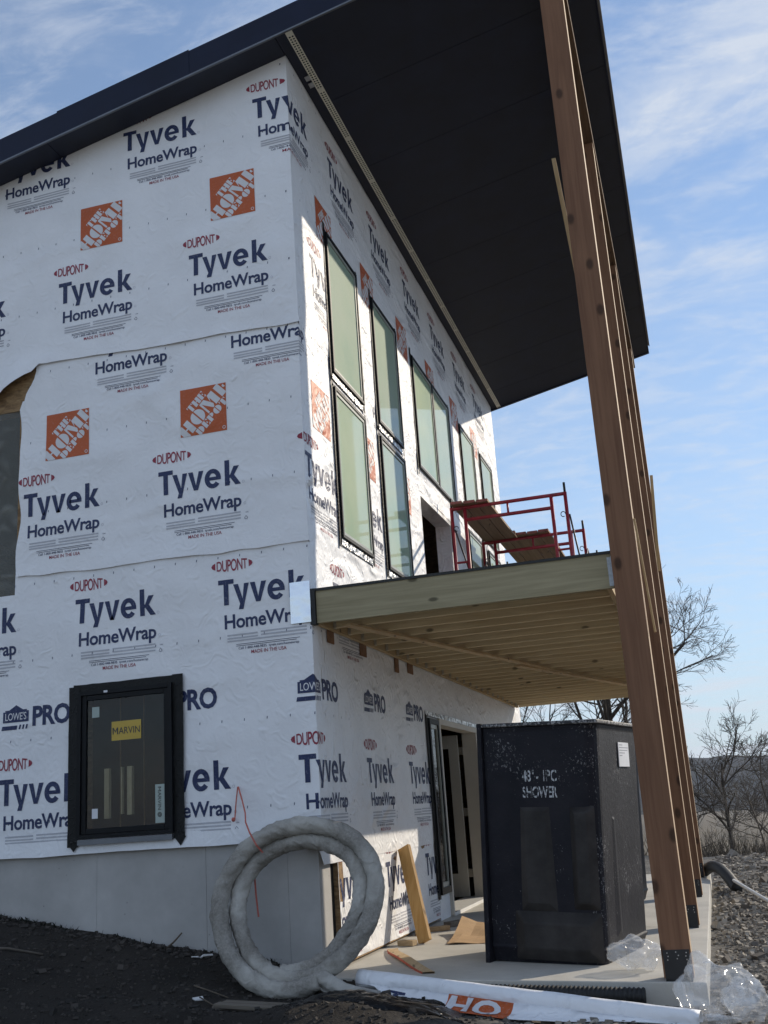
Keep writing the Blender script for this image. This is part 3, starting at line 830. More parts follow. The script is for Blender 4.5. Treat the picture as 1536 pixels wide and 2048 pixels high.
def word_block(x, zt_, full=True):
    """(x, zt_): top-left of the capital T"""
    L_ = lens_text(x-0.06, x+0.325, zt_+0.125, 0.105)
    for sh in big_word(x, zt_-0.222, 0.222, 0.80): L_.append((0, sh, 0.0))
    L_.append((0, fit('HomeWrap', x+0.048, x+0.80, zt_-0.425, 0.118, 0.022, 0.97), 0.0))
    for q in (0.822, 0.832):
        L_.append((2, stroke(arc(x+q, zt_-(0.205 if q < .83 else 0.405), 0.011, 0.011, 0, 360, 8), 0.003), 0.0))
    for a, c, z in ((0.07, 0.35, -0.485), (0.38, 0.79, -0.480), (0.07, 0.35, -0.512), (0.38, 0.79, -0.507), (0.07, 0.79, -0.535)):
        L_.append((2, rect(x+a, x+c, zt_+z-0.007, zt_+z+0.006), 0.0))
    for a, c, z in ((0.15, 0.73, -0.567), (0.15, 0.70, -0.581)):
        L_.append((0, rect(x+a, x+c, zt_+z-0.0022, zt_+z+0.0022), 0.0))
    L_.append((0, fit('Call 1-800-448-9835  tyvek.com/homewrap', x+0.17, x+0.72, zt_-0.612, 0.021, 0.006), 0.0))
    L_.append((1, fit('MADE IN THE USA', x+0.285, x+0.605, zt_-0.655, 0.029, 0.008), 0.0))
    L_.append((0, fit('USA', x+0.835, x+0.865, zt_-0.495, 0.009, 0.01), 0.0))
    d = [(x+0.835, zt_-0.552), (x+0.845, zt_-0.552), (x+0.853, zt_-0.545), (x+0.853, zt_-0.538), (x+0.84, zt_-0.52), (x+0.827, zt_-0.538), (x+0.827, zt_-0.545), (x+0.835, zt_-0.552)]
    L_.append((0, stroke(d, 0.004), 0.0))
    return L_
def gable_logo(x, zb_):
    """house-shaped emblem with PRO beside it; x = left edge, zb_ = baseline of PRO"""
    b0 = zb_+0.035
    em = [(x+.005, b0), (x+.265, b0), (x+.265, b0+.095), (x+.245, b0+.095), (x+.245, b0+.108), (x+.205, b0+.108), (x+.135, b0+.150), (x+.065, b0+.108), (x+.025, b0+.108), (x+.025, b0+.095), (x+.005, b0+.095)]
    L_ = [(0, poly(em), 0.0), (4, fit("LOWE'S", x+.028, x+.242, b0+.020, 0.062, 0.006, 0.95), 0.0012)]
    L_.append((0, rect(x-.008, x+.145, zb_-.030, zb_+.006, 0.008), 0.0))
    for k in range(3): L_.append((0, rect(x+.165+.034*k, x+.182+.034*k, zb_-.028, zb_+.010, 0.010), 0.0))
    L_.append((0, fit('PRO', x+.305, x+.685, zb_-0.004, 0.165, 0.035, 0.96), 0.0))
    return L_
FS = 1.04    # the wrap runs a little longer along the front
def lay(shapes, parent, off, zmin=None, zmax=None, smin=-4.2, smax=99, name='printed_lettering', kfs=True, kind=None):
    bms = {0: bmesh.new(), 1: bmesh.new()}
    for mi, (V, Fc), ex in shapes:
        if not V: continue
        for side in (0, 1):
            ss = [v_[0] for v_ in V]
            if side == 0 and min(ss) > 0: continue
            if side == 1 and max(ss) < 0: continue
            bm = bmesh.new()
            vs_ = [bm.verts.new((x, z, 0)) for x, z in V]
            for f in Fc:
                try: bm.faces.new([vs_[i] for i in f]).material_index = mi
                except ValueError: pass
            def cut(co, no, clear):
                if not bm.faces: return
                bmesh.ops.bisect_plane(bm, geom=bm.verts[:]+bm.edges[:]+bm.faces[:], plane_co=co, plane_no=no, clear_outer=clear, dist=1e-5)
            if min(ss) < 0 < max(ss): cut((0, 0, 0), (1, 0, 0) if side == 0 else (-1, 0, 0), True)
            zs = [v_[1] for v_ in V]
            if zmin is not None and min(zs) < zmin: cut((0, zmin, 0), (0, -1, 0), True)
            if 0 < smin and min(ss) < smin: cut((smin, 0, 0), (-1, 0, 0), True)
            if zmax is not None and max(zs) > zmax: cut((0, zmax, 0), (0, 1, 0), True)
            if side == 0 and max(zs) > soff(min(ss)): cut((0, soff(0)+.03, 0), (-SL, 1, 0), True)
            if max(ss)-min(ss) > 0.1 or max(zs)-min(zs) > 0.1:
                st = 0.07
                for q in range(int(math.floor(min(ss)/st)), int(math.ceil(max(ss)/st))+1): cut((q*st, 0, 0), (1, 0, 0), False)
                for q in range(int(math.floor(min(zs)/st)), int(math.ceil(max(zs)/st))+1): cut((0, q*st, 0), (0, 1, 0), False)
            for h in (G_HOLES[:1] if side == 0 else []):
                dead = [f for f in bm.faces if h[0] < f.calc_center_median().x < h[1] and h[2] < f.calc_center_median().y < h[3]]
                if dead: bmesh.ops.delete(bm, geom=dead, context='FACES')
            tgt = bms[side]; mp_ = {}
            for v_ in bm.verts:
                s_ = v_.co.x
                if s_ > 0 and kfs: s_ *= FS
                if side == 1 and s_ < 1e-6: s_ = 1e-6
                mp_[v_] = tgt.verts.new(P3(s_, v_.co.y, off + 0.0030 + ex))
            for f in bm.faces:
                nf = tgt.faces.new([mp_[v_] for v_ in f.verts]); nf.material_index = f.material_index
            bm.free()
    for side, key in ((0, 'gable'), (1, 'front')):
        if bms[side].faces:
            bm = bms[side]
            want = Vector((0, -1, 0)) if side == 0 else Vector((1, 0, 0))
            for f in bm.faces:
                f.normal_update()
                if f.normal.dot(want) < 0: f.normal_flip()
            o_ = obj(name, bm, PRINTS[key], parent)
            if kind: o_['kind'] = kind
        else: bms[side].free()

PER = 1.40
for k in range(-2, 7):
    lay(word_block(-0.335 + PER*k, 7.880), sheet1, 0.026, 5.5)
    lay(orange_square(-0.805 + PER*k, 7.125), sheet1, 0.026, name='printed_logo')
for k in range(-2, 2): lay(word_block(-1.042 + PER*k, 6.352), sheet1, 0.026, 5.5)
for k in range(-1, 3):
    lay(word_block(-0.685 + PER*k, 5.752), sheet2, 0.016, None, 5.60, -2.8)
    lay(orange_square(-1.159 + PER*k, 5.000), sheet2, 0.016, name='printed_logo')
    lay(word_block(-1.385 + PER*k, 4.245), sheet2, 0.016, 3.45, None, -2.8)
lay(orange_square(-1.159 + PER*3, 5.000), sheet2, 0.016, name='printed_logo')
for k in range(-2, 2): lay(word_block(-0.828 + PER*k, 3.178), sheet3, 0.008)
for k in range(-2, 3): lay(gable_logo(-0.148 + PER*k, 2.112), sheet3, 0.008, name='printed_logo')
for k in range(-2, 3): lay(word_block(-0.160 + PER*k, 1.657), sheet3, 0.008, 1.03 if k < 0 else 0.92)
for s_ in (0.215, 1.62, 3.03): lay(word_block(s_, 0.718), sheet4, 0.003, 0.05, 0.90, 0.37)
# little registration ticks
for sh, off, za_, zb_, s0_, ph in ((sheet1, .026, 5.55, 8.2, -3.4, .10), (sheet2, .016, 3.5, 5.45, -2.75, .02), (sheet3, .008, 1.1, 3.38, -3.4, .13)):
    L_ = []
    z = zb_
    row = 0
    while z > za_:
        s_ = s0_ + ph
        while s_ < 0.9:
            if z < soff(min(s_, 0))-0.05: L_.append((0, rect(s_, s_+0.006, z-0.010, z+0.010, 0.002), 0.0))
            s_ += 0.2035
        z -= 0.70; row += 1
    lay(L_, sh, off, name='printed_tick_marks', kind='stuff')

# ----- gable window
def window_front(y0_, y1_, z0_, z1_, glass='filmed_glass', proud=0.055, mull=None, foil=True):
    root = boxo('window', (0.004, y0_+0.02, z0_+0.02), (0.012, y1_-0.02, z1_-0.02), MATS['black_frame'], house)
    fw = 0.030
    bm = bmesh.new()
    box(bm, (0.0, y0_, z0_), (proud, y0_+fw, z1_)); box(bm, (0.0, y1_-fw, z0_), (proud, y1_, z1_))
    box(bm, (0.0, y0_+fw+.001, z0_), (proud, y1_-fw-.001, z0_+fw)); box(bm, (0.0, y0_+fw+.001, z1_-fw), (proud, y1_-fw-.001, z1_))
    if mull: box(bm, (0.0, mull-fw, z0_+fw+.001), (proud, mull+fw, z1_-fw-.001))
    obj('frame', bm, MATS['black_frame'], root)
    spans = [(y0_+fw, y1_-fw)] if not mull else [(y0_+fw, mull-fw), (mull+fw, y1_-fw)]
    for a, c in spans:
        bm = bmesh.new(); sw = 0.034; d0_, d1_ = proud-0.030, proud-0.010
        for p, q in (((d0_, a+.001, z0_+fw+.001), (d1_, a+sw, z1_-fw-.001)), ((d0_, c-sw, z0_+fw+.001), (d1_, c-.001, z1_-fw-.001)), ((d0_, a+sw, z0_+fw+.001), (d1_, c-sw, z0_+fw+sw)), ((d0_, a+sw, z1_-fw-sw), (d1_, c-sw, z1_-fw-.001))):
            box(bm, p, q)
        obj('sash', bm, MATS['sash_grey'], root)
        boxo('pane', (d0_+.004, a+sw, z0_+fw+sw), (d0_+.009, c-sw, z1_-fw-sw), MATS[glass], root)
    # flashing tape round the opening, edges a little ragged
    bm = bmesh.new()
    tw = 0.05
    def strip(pa, pb, wdt, horiz):
        n = 14; prev = None
        for i in range(n+1):
            t_ = i/n; s_ = lerp(pa[0], pb[0], t_); z_ = lerp(pa[1], pb[1], t_)
            j = 0.012*mnoise.noise(Vector((s_*9, z_*9, 4)))
            if horiz: q = ((0.034, s_, z_-0.002), (0.034, s_, z_+wdt+j))
            else: q = ((0.034, s_-wdt+j, z_), (0.034, s_+0.002, z_))
            cur = [bm.verts.new(p) for p in q]
            if prev: bm.faces.new((prev[0], cur[0], cur[1], prev[1]))
            prev = cur
    strip((y0_, z0_-0.10), (y0_, z1_+0.10), tw, False)
    o_ = obj('flashing_tape', bm, MATS['flashing_tape'], root)
    bm = bmesh.new()
    strip((y0_-0.04, z1_+0.002), (y1_+0.05, z1_+0.002), 0.028, True)
    strip((y1_+0.055, z0_-0.08), (y1_+0.055, z1_+0.06), 0.05, False)
    obj('flashing_tape', bm, MATS['flashing_tape'], root)
    if foil:
        bm = bmesh.new(); strip((y0_-0.03, z0_-0.07), (y1_+0.03, z0_-0.07), 0.06, True); obj('foil_tape', bm, MATS['foil_tape'], root)
    return root
simple('sash_grey', (0.34, 0.36, 0.33), 0.35, 0, 0.15, 10, 0.04)
UP = (5.31, 6.835); LO = (3.645, 5.155)
for a, c in ((0.85, 1.835), (2.395, 3.39)):
    window_front(a, c, *UP); window_front(a, c, *LO)
window_front(4.15, 6.20, *UP, mull=5.205, foil=False)
for a, c in ((6.95, 7.95), (8.50, 9.50)):
    window_front(a, c, *UP, foil=False); window_front(a, c, *LO, foil=False)

# gable window: black casement with stickers
gw = boxo('window', (-2.165, -0.002, 1.115), (-2.13, -0.06, 2.345), MATS['black_frame'], house)
gx0, gx1, gz0, gz1 = -2.165, -1.265, 1.115, 2.345
bm = bmesh.new()
box(bm, (gx1-0.035, -0.06, gz0), (gx1, -0.002, gz1)); box(bm, (gx0+.036, -0.06, gz0), (gx1-.036, -0.002, gz0+.035)); box(bm, (gx0+.036, -0.06, gz1-.035), (gx1-.036, -0.002, gz1))
obj('frame', bm, MATS['black_frame'], gw)
bm = bmesh.new(); sw = 0.045
box(bm, (gx0+.036, -0.045, gz0+.036), (gx0+.036+sw, -0.012, gz1-.036)); box(bm, (gx1-.036-sw, -0.045, gz0+.036), (gx1-.036, -0.012, gz1-.036))
box(bm, (gx0+.037+sw, -0.045, gz0+.036), (gx1-.037-sw, -0.012, gz0+.036+sw)); box(bm, (gx0+.037+sw, -0.045, gz1-.036-sw), (gx1-.037-sw, -0.012, gz1-.036))
obj('sash', bm, MATS['black_frame'], gw, bevel=0.004)
px0, px1, pz0, pz1 = gx0+.036+sw, gx1-.036-sw, gz0+.036+sw, gz1-.036-sw
boxo('pane', (px0-.005, -0.030, pz0-.005), (px1+.005, -0.024, pz1+.005), MATS['clear_glass'], gw)
def tape_ragged(name, rects, y, mat, parent):
    bm = bmesh.new()
    for (xa, xb, za_, zb_, vert) in rects:
        n = 16; prev = None
        for i in range(n+1):
            t_ = i/n
            j1 = 0.008*mnoise.noise(Vector((xa*5+t_*7, za_*3, 1))); j2 = 0.010*mnoise.noise(Vector((xb*5+t_*7, zb_*3, 8)))
            if vert: q = ((xa+j1, y, lerp(za_, zb_, t_)), (xb+j2, y, lerp(za_, zb_, t_)))
            else: q = ((lerp(xa, xb, t_), y, zb_+j2), (lerp(xa, xb, t_), y, za_+j1))
            cur = [bm.verts.new(p) for p in q]
            if prev: bm.faces.new((prev[0], prev[1], cur[1], cur[0]))
            prev = cur
    return obj(name, bm, mat, parent)
tape_ragged('flashing_tape', [(gx0-.10, gx0+.004, gz0-.06, gz1+.05, True)], -0.030, MATS['flashing_tape'], gw)
tape_ragged('flashing_tape', [(gx1-.004, gx1+.095, gz0-.04, gz1+.07, True)], -0.030, MATS['flashing_tape'], gw)
tape_ragged('flashing_tape', [(gx0-.06, gx1+.05, gz1-.002, gz1+.065, False)], -0.026, MATS['flashing_tape'], gw)
for xa, xb in ((gx0-.10, gx0+.004), (gx1-.004, gx1+.095)):
    bm = bmesh.new(); zt_ = gz0-.055
    f_ = [bm.verts.new(p) for p in ((xa-.002, -.031, zt_+.03), (xb+.012, -.031, zt_+.03), ((xa+xb)/2+.01, -.031, zt_-.045))]; bm.faces.new(f_)
    obj('flashing_tail', bm, MATS['flashing_tape'], gw)
boxo('sill_strip', (gx0+.01, -0.055, gz0-.048), (gx1-.01, -0.028, gz0-.004), MATS['trim_metal'], gw)
boxo('clip', (-1.905, -0.066, 2.318), (-1.87, -0.0605, 2.336), MATS['sticker_white'], gw)
def sticker(xa, xb, za_, zb_, mat): return boxo('sticker', (xa, -0.0335, za_), (xb, -0.0305, zb_), MATS[mat], gw)
def print_on(parent, shape, y, mat, name='printed_lettering', to3=None):
    bm = bmesh.new(); vs_ = [bm.verts.new(to3(x, z) if to3 else (x, y, z)) for x, z in shape[0]]
    for f in shape[1]:
        try: bm.faces.new([vs_[i] for i in f])
        except ValueError: pass
    return obj(name, bm, mat, parent)
def marvin(x0_, x1_, zb_, cap):
    w = (x1_-x0_)*0.205; k = w/1.0
    M_ = [rect(x0_, x0_+.2*k, zb_, zb_+cap), rect(x0_+.8*k, x0_+k, zb_, zb_+cap), poly([(x0_+.2*k, zb_+cap), (x0_+.2*k, zb_+cap*.72), (x0_+.5*k, zb_+cap*.22), (x0_+.5*k, zb_+cap*.50)]), poly([(x0_+.8*k, zb_+cap), (x0_+.5*k, zb_+cap*.50), (x0_+.5*k, zb_+cap*.22), (x0_+.8*k, zb_+cap*.72)])]
    V, Fc = fit('ARVIN', x0_+w*1.10, x1_, zb_, cap, 0.005); V = list(V); Fc = list(Fc)
    for v2, f2 in M_:
        n0 = len(V); V += v2; Fc += [tuple(i+n0 for i in f) for f in f2]
    return V, Fc
sticker(-2.035, -1.965, 2.115, 2.205, 'sticker_pale')
s_ = sticker(-1.845, -1.565, 1.905, 2.065, 'sticker_yellow')
print_on(s_, marvin(-1.835, -1.575, 1.957, 0.056), -0.0350, MATS['sticker_ink'])
s_ = sticker(-1.435, -1.350, 1.205, 1.515, 'sticker_pale')
V, Fc = marvin(0, 0.185, 0, 0.030)
print_on(s_, ([(-1.410 + z, 1.495 - x) for x, z in V], Fc), -0.0350, MATS['sticker_ink'])
print_on(s_, stroke(arc(-1.395, 1.272, 0.017, 0.017, 0, 360, 14), 0.006), -0.0350, MATS['sticker_ink'])
print_on(s_, stroke(arc(-1.395, 1.272, 0.008, 0.008, 0, 360, 10), 0.006), -0.0350, MATS['sticker_ink'])
sticker(-2.03, -1.975, 1.275, 1.355, 'sticker_white')
# room behind the gable window: board wall; added pale strips stand for sunlit gaps
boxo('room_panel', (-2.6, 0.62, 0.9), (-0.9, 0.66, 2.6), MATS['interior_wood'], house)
for xa, xb, za_, zb_ in ((-1.985, -1.94, 1.27, 1.685), (-1.765, -1.72, 1.29, 1.69), (-1.825, -1.815, 1.30, 1.69)):
    boxo('stud_or_light_gap', (xa, 0.085, za_), (xb, 0.125, zb_), MATS['light_gap_white'], house)
for xa in (-1.90, -1.67): boxo('room_batten', (xa, 0.20, 0.95), (xa+0.006, 0.212, 2.55), MATS['block_wood'], house)

# plastic film stapled over the big gable opening
bm = bmesh.new(); G = {}
for i in range(29):
    for j in range(17):
        x, z = lerp(-6.2, -2.84, i/28), lerp(3.28, 5.13, j/16)
        G[i, j] = bm.verts.new((x, 0.03 + 0.05*mnoise.noise(Vector((x*1.4, z*1.1, 0))), z))
for i in range(28):
    for j in range(16): bm.faces.new((G[i, j], G[i+1, j], G[i+1, j+1], G[i, j+1]))
obj('opening_film', bm, MATS['dull_film'], house, True)

# upstairs doorway lining
bm = bmesh.new(); box(bm, (-0.20, 5.80, 3.0), (0.012, 5.838, 4.94)); obj('door_jamb', bm, MATS['wrap_front'], house)
bm = bmesh.new(); box(bm, (-0.20, 4.132, 3.0), (0.012, 4.165, 4.94)); obj('door_jamb', bm, MATS['wrap_front'], house)
bm = bmesh.new(); box(bm, (-0.20, 4.132, 4.942), (0.012, 5.838, 4.998)); obj('door_head', bm, MATS['wrap_front'], house)
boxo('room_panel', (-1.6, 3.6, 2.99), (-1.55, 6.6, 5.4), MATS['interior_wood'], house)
for k in range(6): boxo('stud_or_light_gap', (-1.54, 3.75+0.42*k, 3.0), (-1.44, 3.79+0.42*k, 5.3), MATS['interior_wood'], house)

# silver patch by the deck end, brown tape patches under the ledger
bm = bmesh.new()
G = {}
for i in range(7):
    for j in range(11):
        x, z = lerp(-0.168, 0.012, i/6), lerp(2.725, 3.075, j/10)
        G[i, j] = bm.verts.new((x, -0.030-0.006*mnoise.noise(Vector((x*9, z*7, 2))), z))
for i in range(6):
    for j in range(10): bm.faces.new((G[i, j], G[i+1, j], G[i+1, j+1], G[i, j+1]))
obj('metal_flashing', bm, MATS['mirror_flashing'], house, True)
simple('brown_patch', (0.22, 0.115, 0.06), 0.75, 0, 0.2, 12, 0.2)
for ya, yb, za_ in ((.34, .50, 2.60), (1.25, 1.44, 2.595), (2.43, 2.56, 2.56), (2.93, 3.14, 2.60)):
    boxo('sheathing_patch', (0.014, ya, za_), (0.024, yb, 2.745), MATS['brown_patch'], house)

# ----- roof
RX0, RX1, RY0, RY1, TH = -10.0, 2.992, -0.335, 10.37, 0.255
def sheared(bm, xa, xb, ya, yb, d0_, d1_, mi=0):
    """slab following the roof slope between two offsets from the soffit plane"""
    pts = []
    for d_ in (d0_, d1_):
        for x, y in ((xa, ya), (xb, ya), (xb, yb), (xa, yb)): pts.append(bm.verts.new((x, y, soff(x)+d_)))
    for f in ((0, 3, 2, 1), (4, 5, 6, 7), (0, 1, 5, 4), (1, 2, 6, 5), (2, 3, 7, 6), (3, 0, 4, 7)):
        bm.faces.new([pts[i] for i in f]).material_index = mi
def slab(name, xa, xb, ya, yb, d0_, d1_, mat, parent=house, bevel=0):
    bm = bmesh.new(); sheared(bm, xa, xb, ya, yb, d0_, d1_); return obj(name, bm, mat, parent, False, None, bevel)
roof = slab('roof', RX0+.03, RX1-.025, RY0+.025, RY1-.025, 0.012, TH, MATS['roof_mat'])
# gable fascia in lapped lengths, eave fascia, trims
xl = [RX0, -6.4, -4.35, -2.30, -0.85, 0.55, RX1]
for k in range(len(xl)-1):
    slab('fascia_board', xl[k], xl[k+1]+0.0, RY0-0.004*(k % 2), RY0+.024, -0.012, TH+0.012*(k % 2)+0.008, MATS['fascia_mat'], roof)
slab('fascia_trim', RX0, RX1, RY0-.010, RY0+.010, -0.030, -0.0125, MATS['trim_metal'], roof)
slab('fascia_board', RX0, RX1, RY1-.024, RY1, -0.012, TH+.008, MATS['fascia_mat'], roof)
slab('fascia_trim', RX0, RX1, RY1-.010, RY1+.010, -0.030, -0.0125, MATS['trim_metal'], roof)
slab('fascia_board', RX1-.024, RX1, RY0+.025, RY1-.025, -0.012, TH+.008, MATS['fascia_mat'], roof)
bm = bmesh.new(); q_ = []
for y_ in (RY0-.003, RY1-.35):
    for x_, d_ in ((RX1+.001, 0.012), (RX1+.001, -0.010), (RX1+.026, -0.042), (RX1+.023, -0.044), (RX1-.003, -0.013)): q_.append(bm.verts.new((x_, y_, soff(RX1)+d_)))
for k_ in range(5): bm.faces.new((q_[k_], q_[(k_+1) % 5], q_[5+(k_+1) % 5], q_[5+k_]))
bm.faces.new(q_[:5][::-1]); bm.faces.new(q_[5:])
obj('drip_edge', bm, MATS['drip_metal'], roof)
seam_y = [RY0+.026, 0.82, 2.08, 3.36, 4.60, 5.85, 7.10, 8.35, 9.55, RY1-.026]
for k in range(len(seam_y)-1):
    slab('soffit_panel', 0.205, RX1-.027, seam_y[k]+.0035, seam_y[k+1]-.0035, -0.004, 0.010, MATS['soffit_panel_mat'], roof)
slab('soffit_panel', 0.032, 0.128, RY0+.026, RY1-.026, -0.004, 0.010, MATS['soffit_panel_mat'], roof)
for xa, xb in ((-9.9, -7.3), (-7.3, -4.87), (-4.87, -2.43), (-2.43, 0.028)):
    slab('soffit_panel', xa+.003, xb-.003, RY0+.026, -0.034, -0.004, 0.010, MATS['soffit_panel_mat'], roof)
# perforated vent strip
bm = bmesh.new()
va, vb, ya, yb = 0.132, 0.200, RY0+.026, RY1-.026
for xa, xb in ((va, va+.010), (va+.029, va+.039), (vb-.010, vb)): sheared(bm, xa, xb, ya, yb, -0.012, -0.005)
y = ya; k = 0
while y < yb-0.02:
    w = 0.010 if k % 24 else 0.07
    sheared(bm, va+.0101, va+.0289, y, y+w, -0.0115, -0.0055); sheared(bm, va+.0391, vb-.0101, y, y+w, -0.0115, -0.0055)
    y += 0.034 if k % 24 else 0.095; k += 1
obj('soffit_vent', bm, MATS['vent_white'], roof)
slab('vent_backing', va+.001, vb-.001, ya, yb, 0.002, 0.008, MATS['black_rubber'], roof)
bm = bmesh.new(); sheared(bm, 0.085, 0.135, 0.33, 0.40, -0.018, -0.0125); sheared(bm, 0.085, 0.135, 0.44, 0.51, -0.018, -0.0125); obj('vent_clip', bm, MATS['galvanised'], roof)
# roof beam on the posts
boxo('roof_beam', (2.512, -0.05, 8.555), (2.716, 10.2, 8.775), MATS['beam_stain'], house, 0.006)

# ----- entrance below the deck
ent = boxo('entrance', (-0.115, 4.10, 2.115), (0.045, 6.24, 2.18), MATS['jamb_paint'], house)
boxo('door_jamb', (-0.115, 4.085, 0.01), (0.047, 4.135, 2.114), MATS['jamb_paint'], ent, 0.003)
boxo('door_jamb', (-0.150, 6.13, 0.01), (0.047, 6.24, 2.114), MATS['jamb_paint'], ent, 0.003)
boxo('threshold', (-0.30, 4.136, -0.015), (0.05, 6.129, 0.035), MATS['pvc_white'], ent, 0.004)
def sidelight(ya, yb):
    r = boxo('sidelight', (-0.06, ya, 0.26), (0.045, ya+0.05, 2.16), MATS['black_frame'], house)
    bm = bmesh.new(); box(bm, (-0.06, yb-.05, .26), (.045, yb, 2.16)); box(bm, (-.06, ya+.051, 2.10), (.045, yb-.051, 2.16)); box(bm, (-.06, ya+.051, .26), (.045, yb-.051, .33))
    obj('frame', bm, MATS['black_frame'], r)
    bm = bmesh.new()
    for p, q in (((0.0, ya+.051, .331), (.03, ya+.085, 2.099)), ((0.0, yb-.085, .331), (.03, yb-.051, 2.099)), ((0.0, ya+.086, 2.05), (.03, yb-.086, 2.099)), ((0.0, ya+.086, .331), (.03, yb-.086, .38))): box(bm, p, q)
    obj('sash', bm, MATS['sash_grey'], r)
    boxo('pane', (0.010, ya+.086, .381), (0.016, yb-.086, 2.049), MATS['clear_glass'], r)
    boxo('kick_panel', (-0.05, ya, -0.02), (0.008, yb, 0.255), MATS['wrap_front'], r)
    return r
sl1 = sidelight(3.63, 4.083)
tape = bmesh.new()
box(tape, (0.018, 3.545, 0.22), (0.026, 3.628, 2.20)); obj('flashing_tape', tape, MATS['flashing_tape'], sl1)
bm = bmesh.new(); box(bm, (0.020, 3.55, 2.185), (0.036, 6.8, 2.235)); obj('foil_tape', bm, MATS['foil_tape'], sl1)
sidelight(6.245, 6.69)
# door leaf swung inward on its far hinges
ld = boxo('door_leaf', (-0.20, 6.045, 0.045), (-0.33, 6.09, 2.10), MATS['door_paint'], house, 0.003)
boxo('stile', (-1.10, 6.045, 0.045), (-1.02, 6.09, 2.10), MATS['door_paint'], ld)
boxo('rail', (-1.019, 6.045, 1.93), (-0.331, 6.09, 2.10), MATS['door_paint'], ld)
boxo('rail', (-1.019, 6.045, 0.045), (-0.331, 6.09, 0.33), MATS['door_paint'], ld)
boxo('pane', (-1.019, 6.062, 0.331), (-0.331, 6.070, 1.929), MATS['clear_glass'], ld)
for z in (0.28, 1.05, 1.84):
    boxo('hinge', (-0.205, 6.092, z), (-0.150, 6.128, z+0.10), MATS['hinge_metal'], ld)
# ----- deck
deck = thing('deck', (1.25, 0, 2.71), 'raised timber deck with pale joists and greenish near rim board', 'deck')
DZ0, DZ1 = 2.712, 2.985
boxo('ledger', (0.030, 0.045, DZ0-.010), (0.070, 9.75, DZ1), MATS['treated_ledger'], deck, 0.003)
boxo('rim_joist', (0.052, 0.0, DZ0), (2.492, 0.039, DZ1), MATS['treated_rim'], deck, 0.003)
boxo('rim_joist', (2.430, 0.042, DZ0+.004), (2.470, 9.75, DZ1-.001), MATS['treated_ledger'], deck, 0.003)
jo = None
yj = 0.36
while yj < 9.76:
    if jo is None:
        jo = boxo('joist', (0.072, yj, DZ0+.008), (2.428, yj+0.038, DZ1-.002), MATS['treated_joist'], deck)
        j0 = yj
        hang = bmesh.new()
        box(hang, (0.071, yj-.003, DZ0+.010), (0.098, yj-.0005, DZ0+.09)); box(hang, (0.071, yj+.0385, DZ0+.010), (0.098, yj+.041, DZ0+.09)); box(hang, (0.071, yj-.003, DZ0+.0045), (0.090, yj+.041, DZ0+.0075))
        hg = obj('joist_hanger', hang, MATS['dull_zinc'], jo)
    else:
        c = jo.copy(); COL.objects.link(c); c.parent = deck; c.location = (0, yj-j0, 0.004*math.sin(yj*5))
        h = hg.copy(); COL.objects.link(h); h.parent = c
    yj += 0.395
boxo('rim_joist', (0.072, 9.76, DZ0), (2.47, 9.80, DZ1), MATS['treated_joist'], deck, 0.003)
boxo('decking', (0.032, 0.002, DZ1+.0005), (2.49, 9.80, DZ1+.012), MATS['osb'], deck)
bm = bmesh.new(); box(bm, (0.034, -0.010, DZ1+.0125), (2.495, 9.81, DZ1+.020)); box(bm, (0.034, -0.010, DZ1-.002), (2.495, -0.004, DZ1+.0123))
obj('membrane', bm, MATS['black_membrane'], deck)
boxo('end_flashing', (0.004, -0.026, DZ0-.012), (0.050, 0.040, DZ1+.018), MATS['black_rubber'], deck)
bm = bmesh.new(); box(bm, (2.462, -0.006, DZ0+.015), (2.497, -0.0025, DZ1-.03)); box(bm, (2.494, -0.045, DZ0+.015), (2.498, -0.0065, DZ1-.03)); obj('angle_bracket', bm, MATS['bracket_zinc'], deck)
bm = bmesh.new(); beam(bm, (0.26, 0.15, 2.698), (1.30, 4.65, 2.698), 0.085, 0.019); obj('bracing_strip', bm, MATS['pale_lumber'], deck)
bm = bmesh.new(); beam(bm, (1.06, 3.9, 2.677), (2.10, 7.60, 2.680), 0.085, 0.019); obj('bracing_strip', bm, MATS['pale_lumber'], deck)

# ------------------------------------------------------------------ posts
def make_post(label):
    p = thing('timber_post', (2.6015, 0.0, sz(2.6)), label, 'post', 'posts along the porch edge')
    x0_, x1_, ya_, yb_ = 2.500, 2.703, -0.10, 0.095
    zb_ = sz(2.6)
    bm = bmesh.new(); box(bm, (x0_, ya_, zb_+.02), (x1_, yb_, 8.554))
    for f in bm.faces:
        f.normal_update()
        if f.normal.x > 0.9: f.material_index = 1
    obj('shaft', bm, [MATS['post_stain'], MATS['post_sunlit_side']], p, False, None, 0.004)
    bm = bmesh.new()
    t_ = 0.005
    box(bm, (x0_+.012, ya_-t_, zb_), (x1_-.012, ya_-.0005, zb_+.205)); box(bm, (x0_+.012, yb_+.0005, zb_), (x1_-.012, yb_+t_, zb_+.205)); box(bm, (x0_+.012, ya_-t_, zb_-.004), (x1_-.012, yb_+t_, zb_+.018))
    br = obj('base_bracket', bm, MATS['base_steel'], p)
    for sx, szz in ((.04, .185), (.10, .19), (.17, .185), (.045, .163), (.115, .168), (.165, .163), (.04, .14), (.105, .147), (.17, .14)):
        bm = bmesh.new(); tube(bm, [(x0_+sx, ya_-t_-.003, zb_+szz), (x0_+sx, ya_-t_+.001, zb_+szz)], 0.0042, 8); obj('screw', bm, MATS['screw_metal'], br)
    return p
post = make_post('nearest brown timber post, standing before the other porch posts')
for y, lab in ((3.07, 'second brown timber post from the front of the porch'), (6.22, 'third brown timber post from the front of the porch'), (9.35, 'farthest brown timber post of the porch row')):
    d = dup(post, (2.6015, y, sz(2.6))); d['label'] = lab
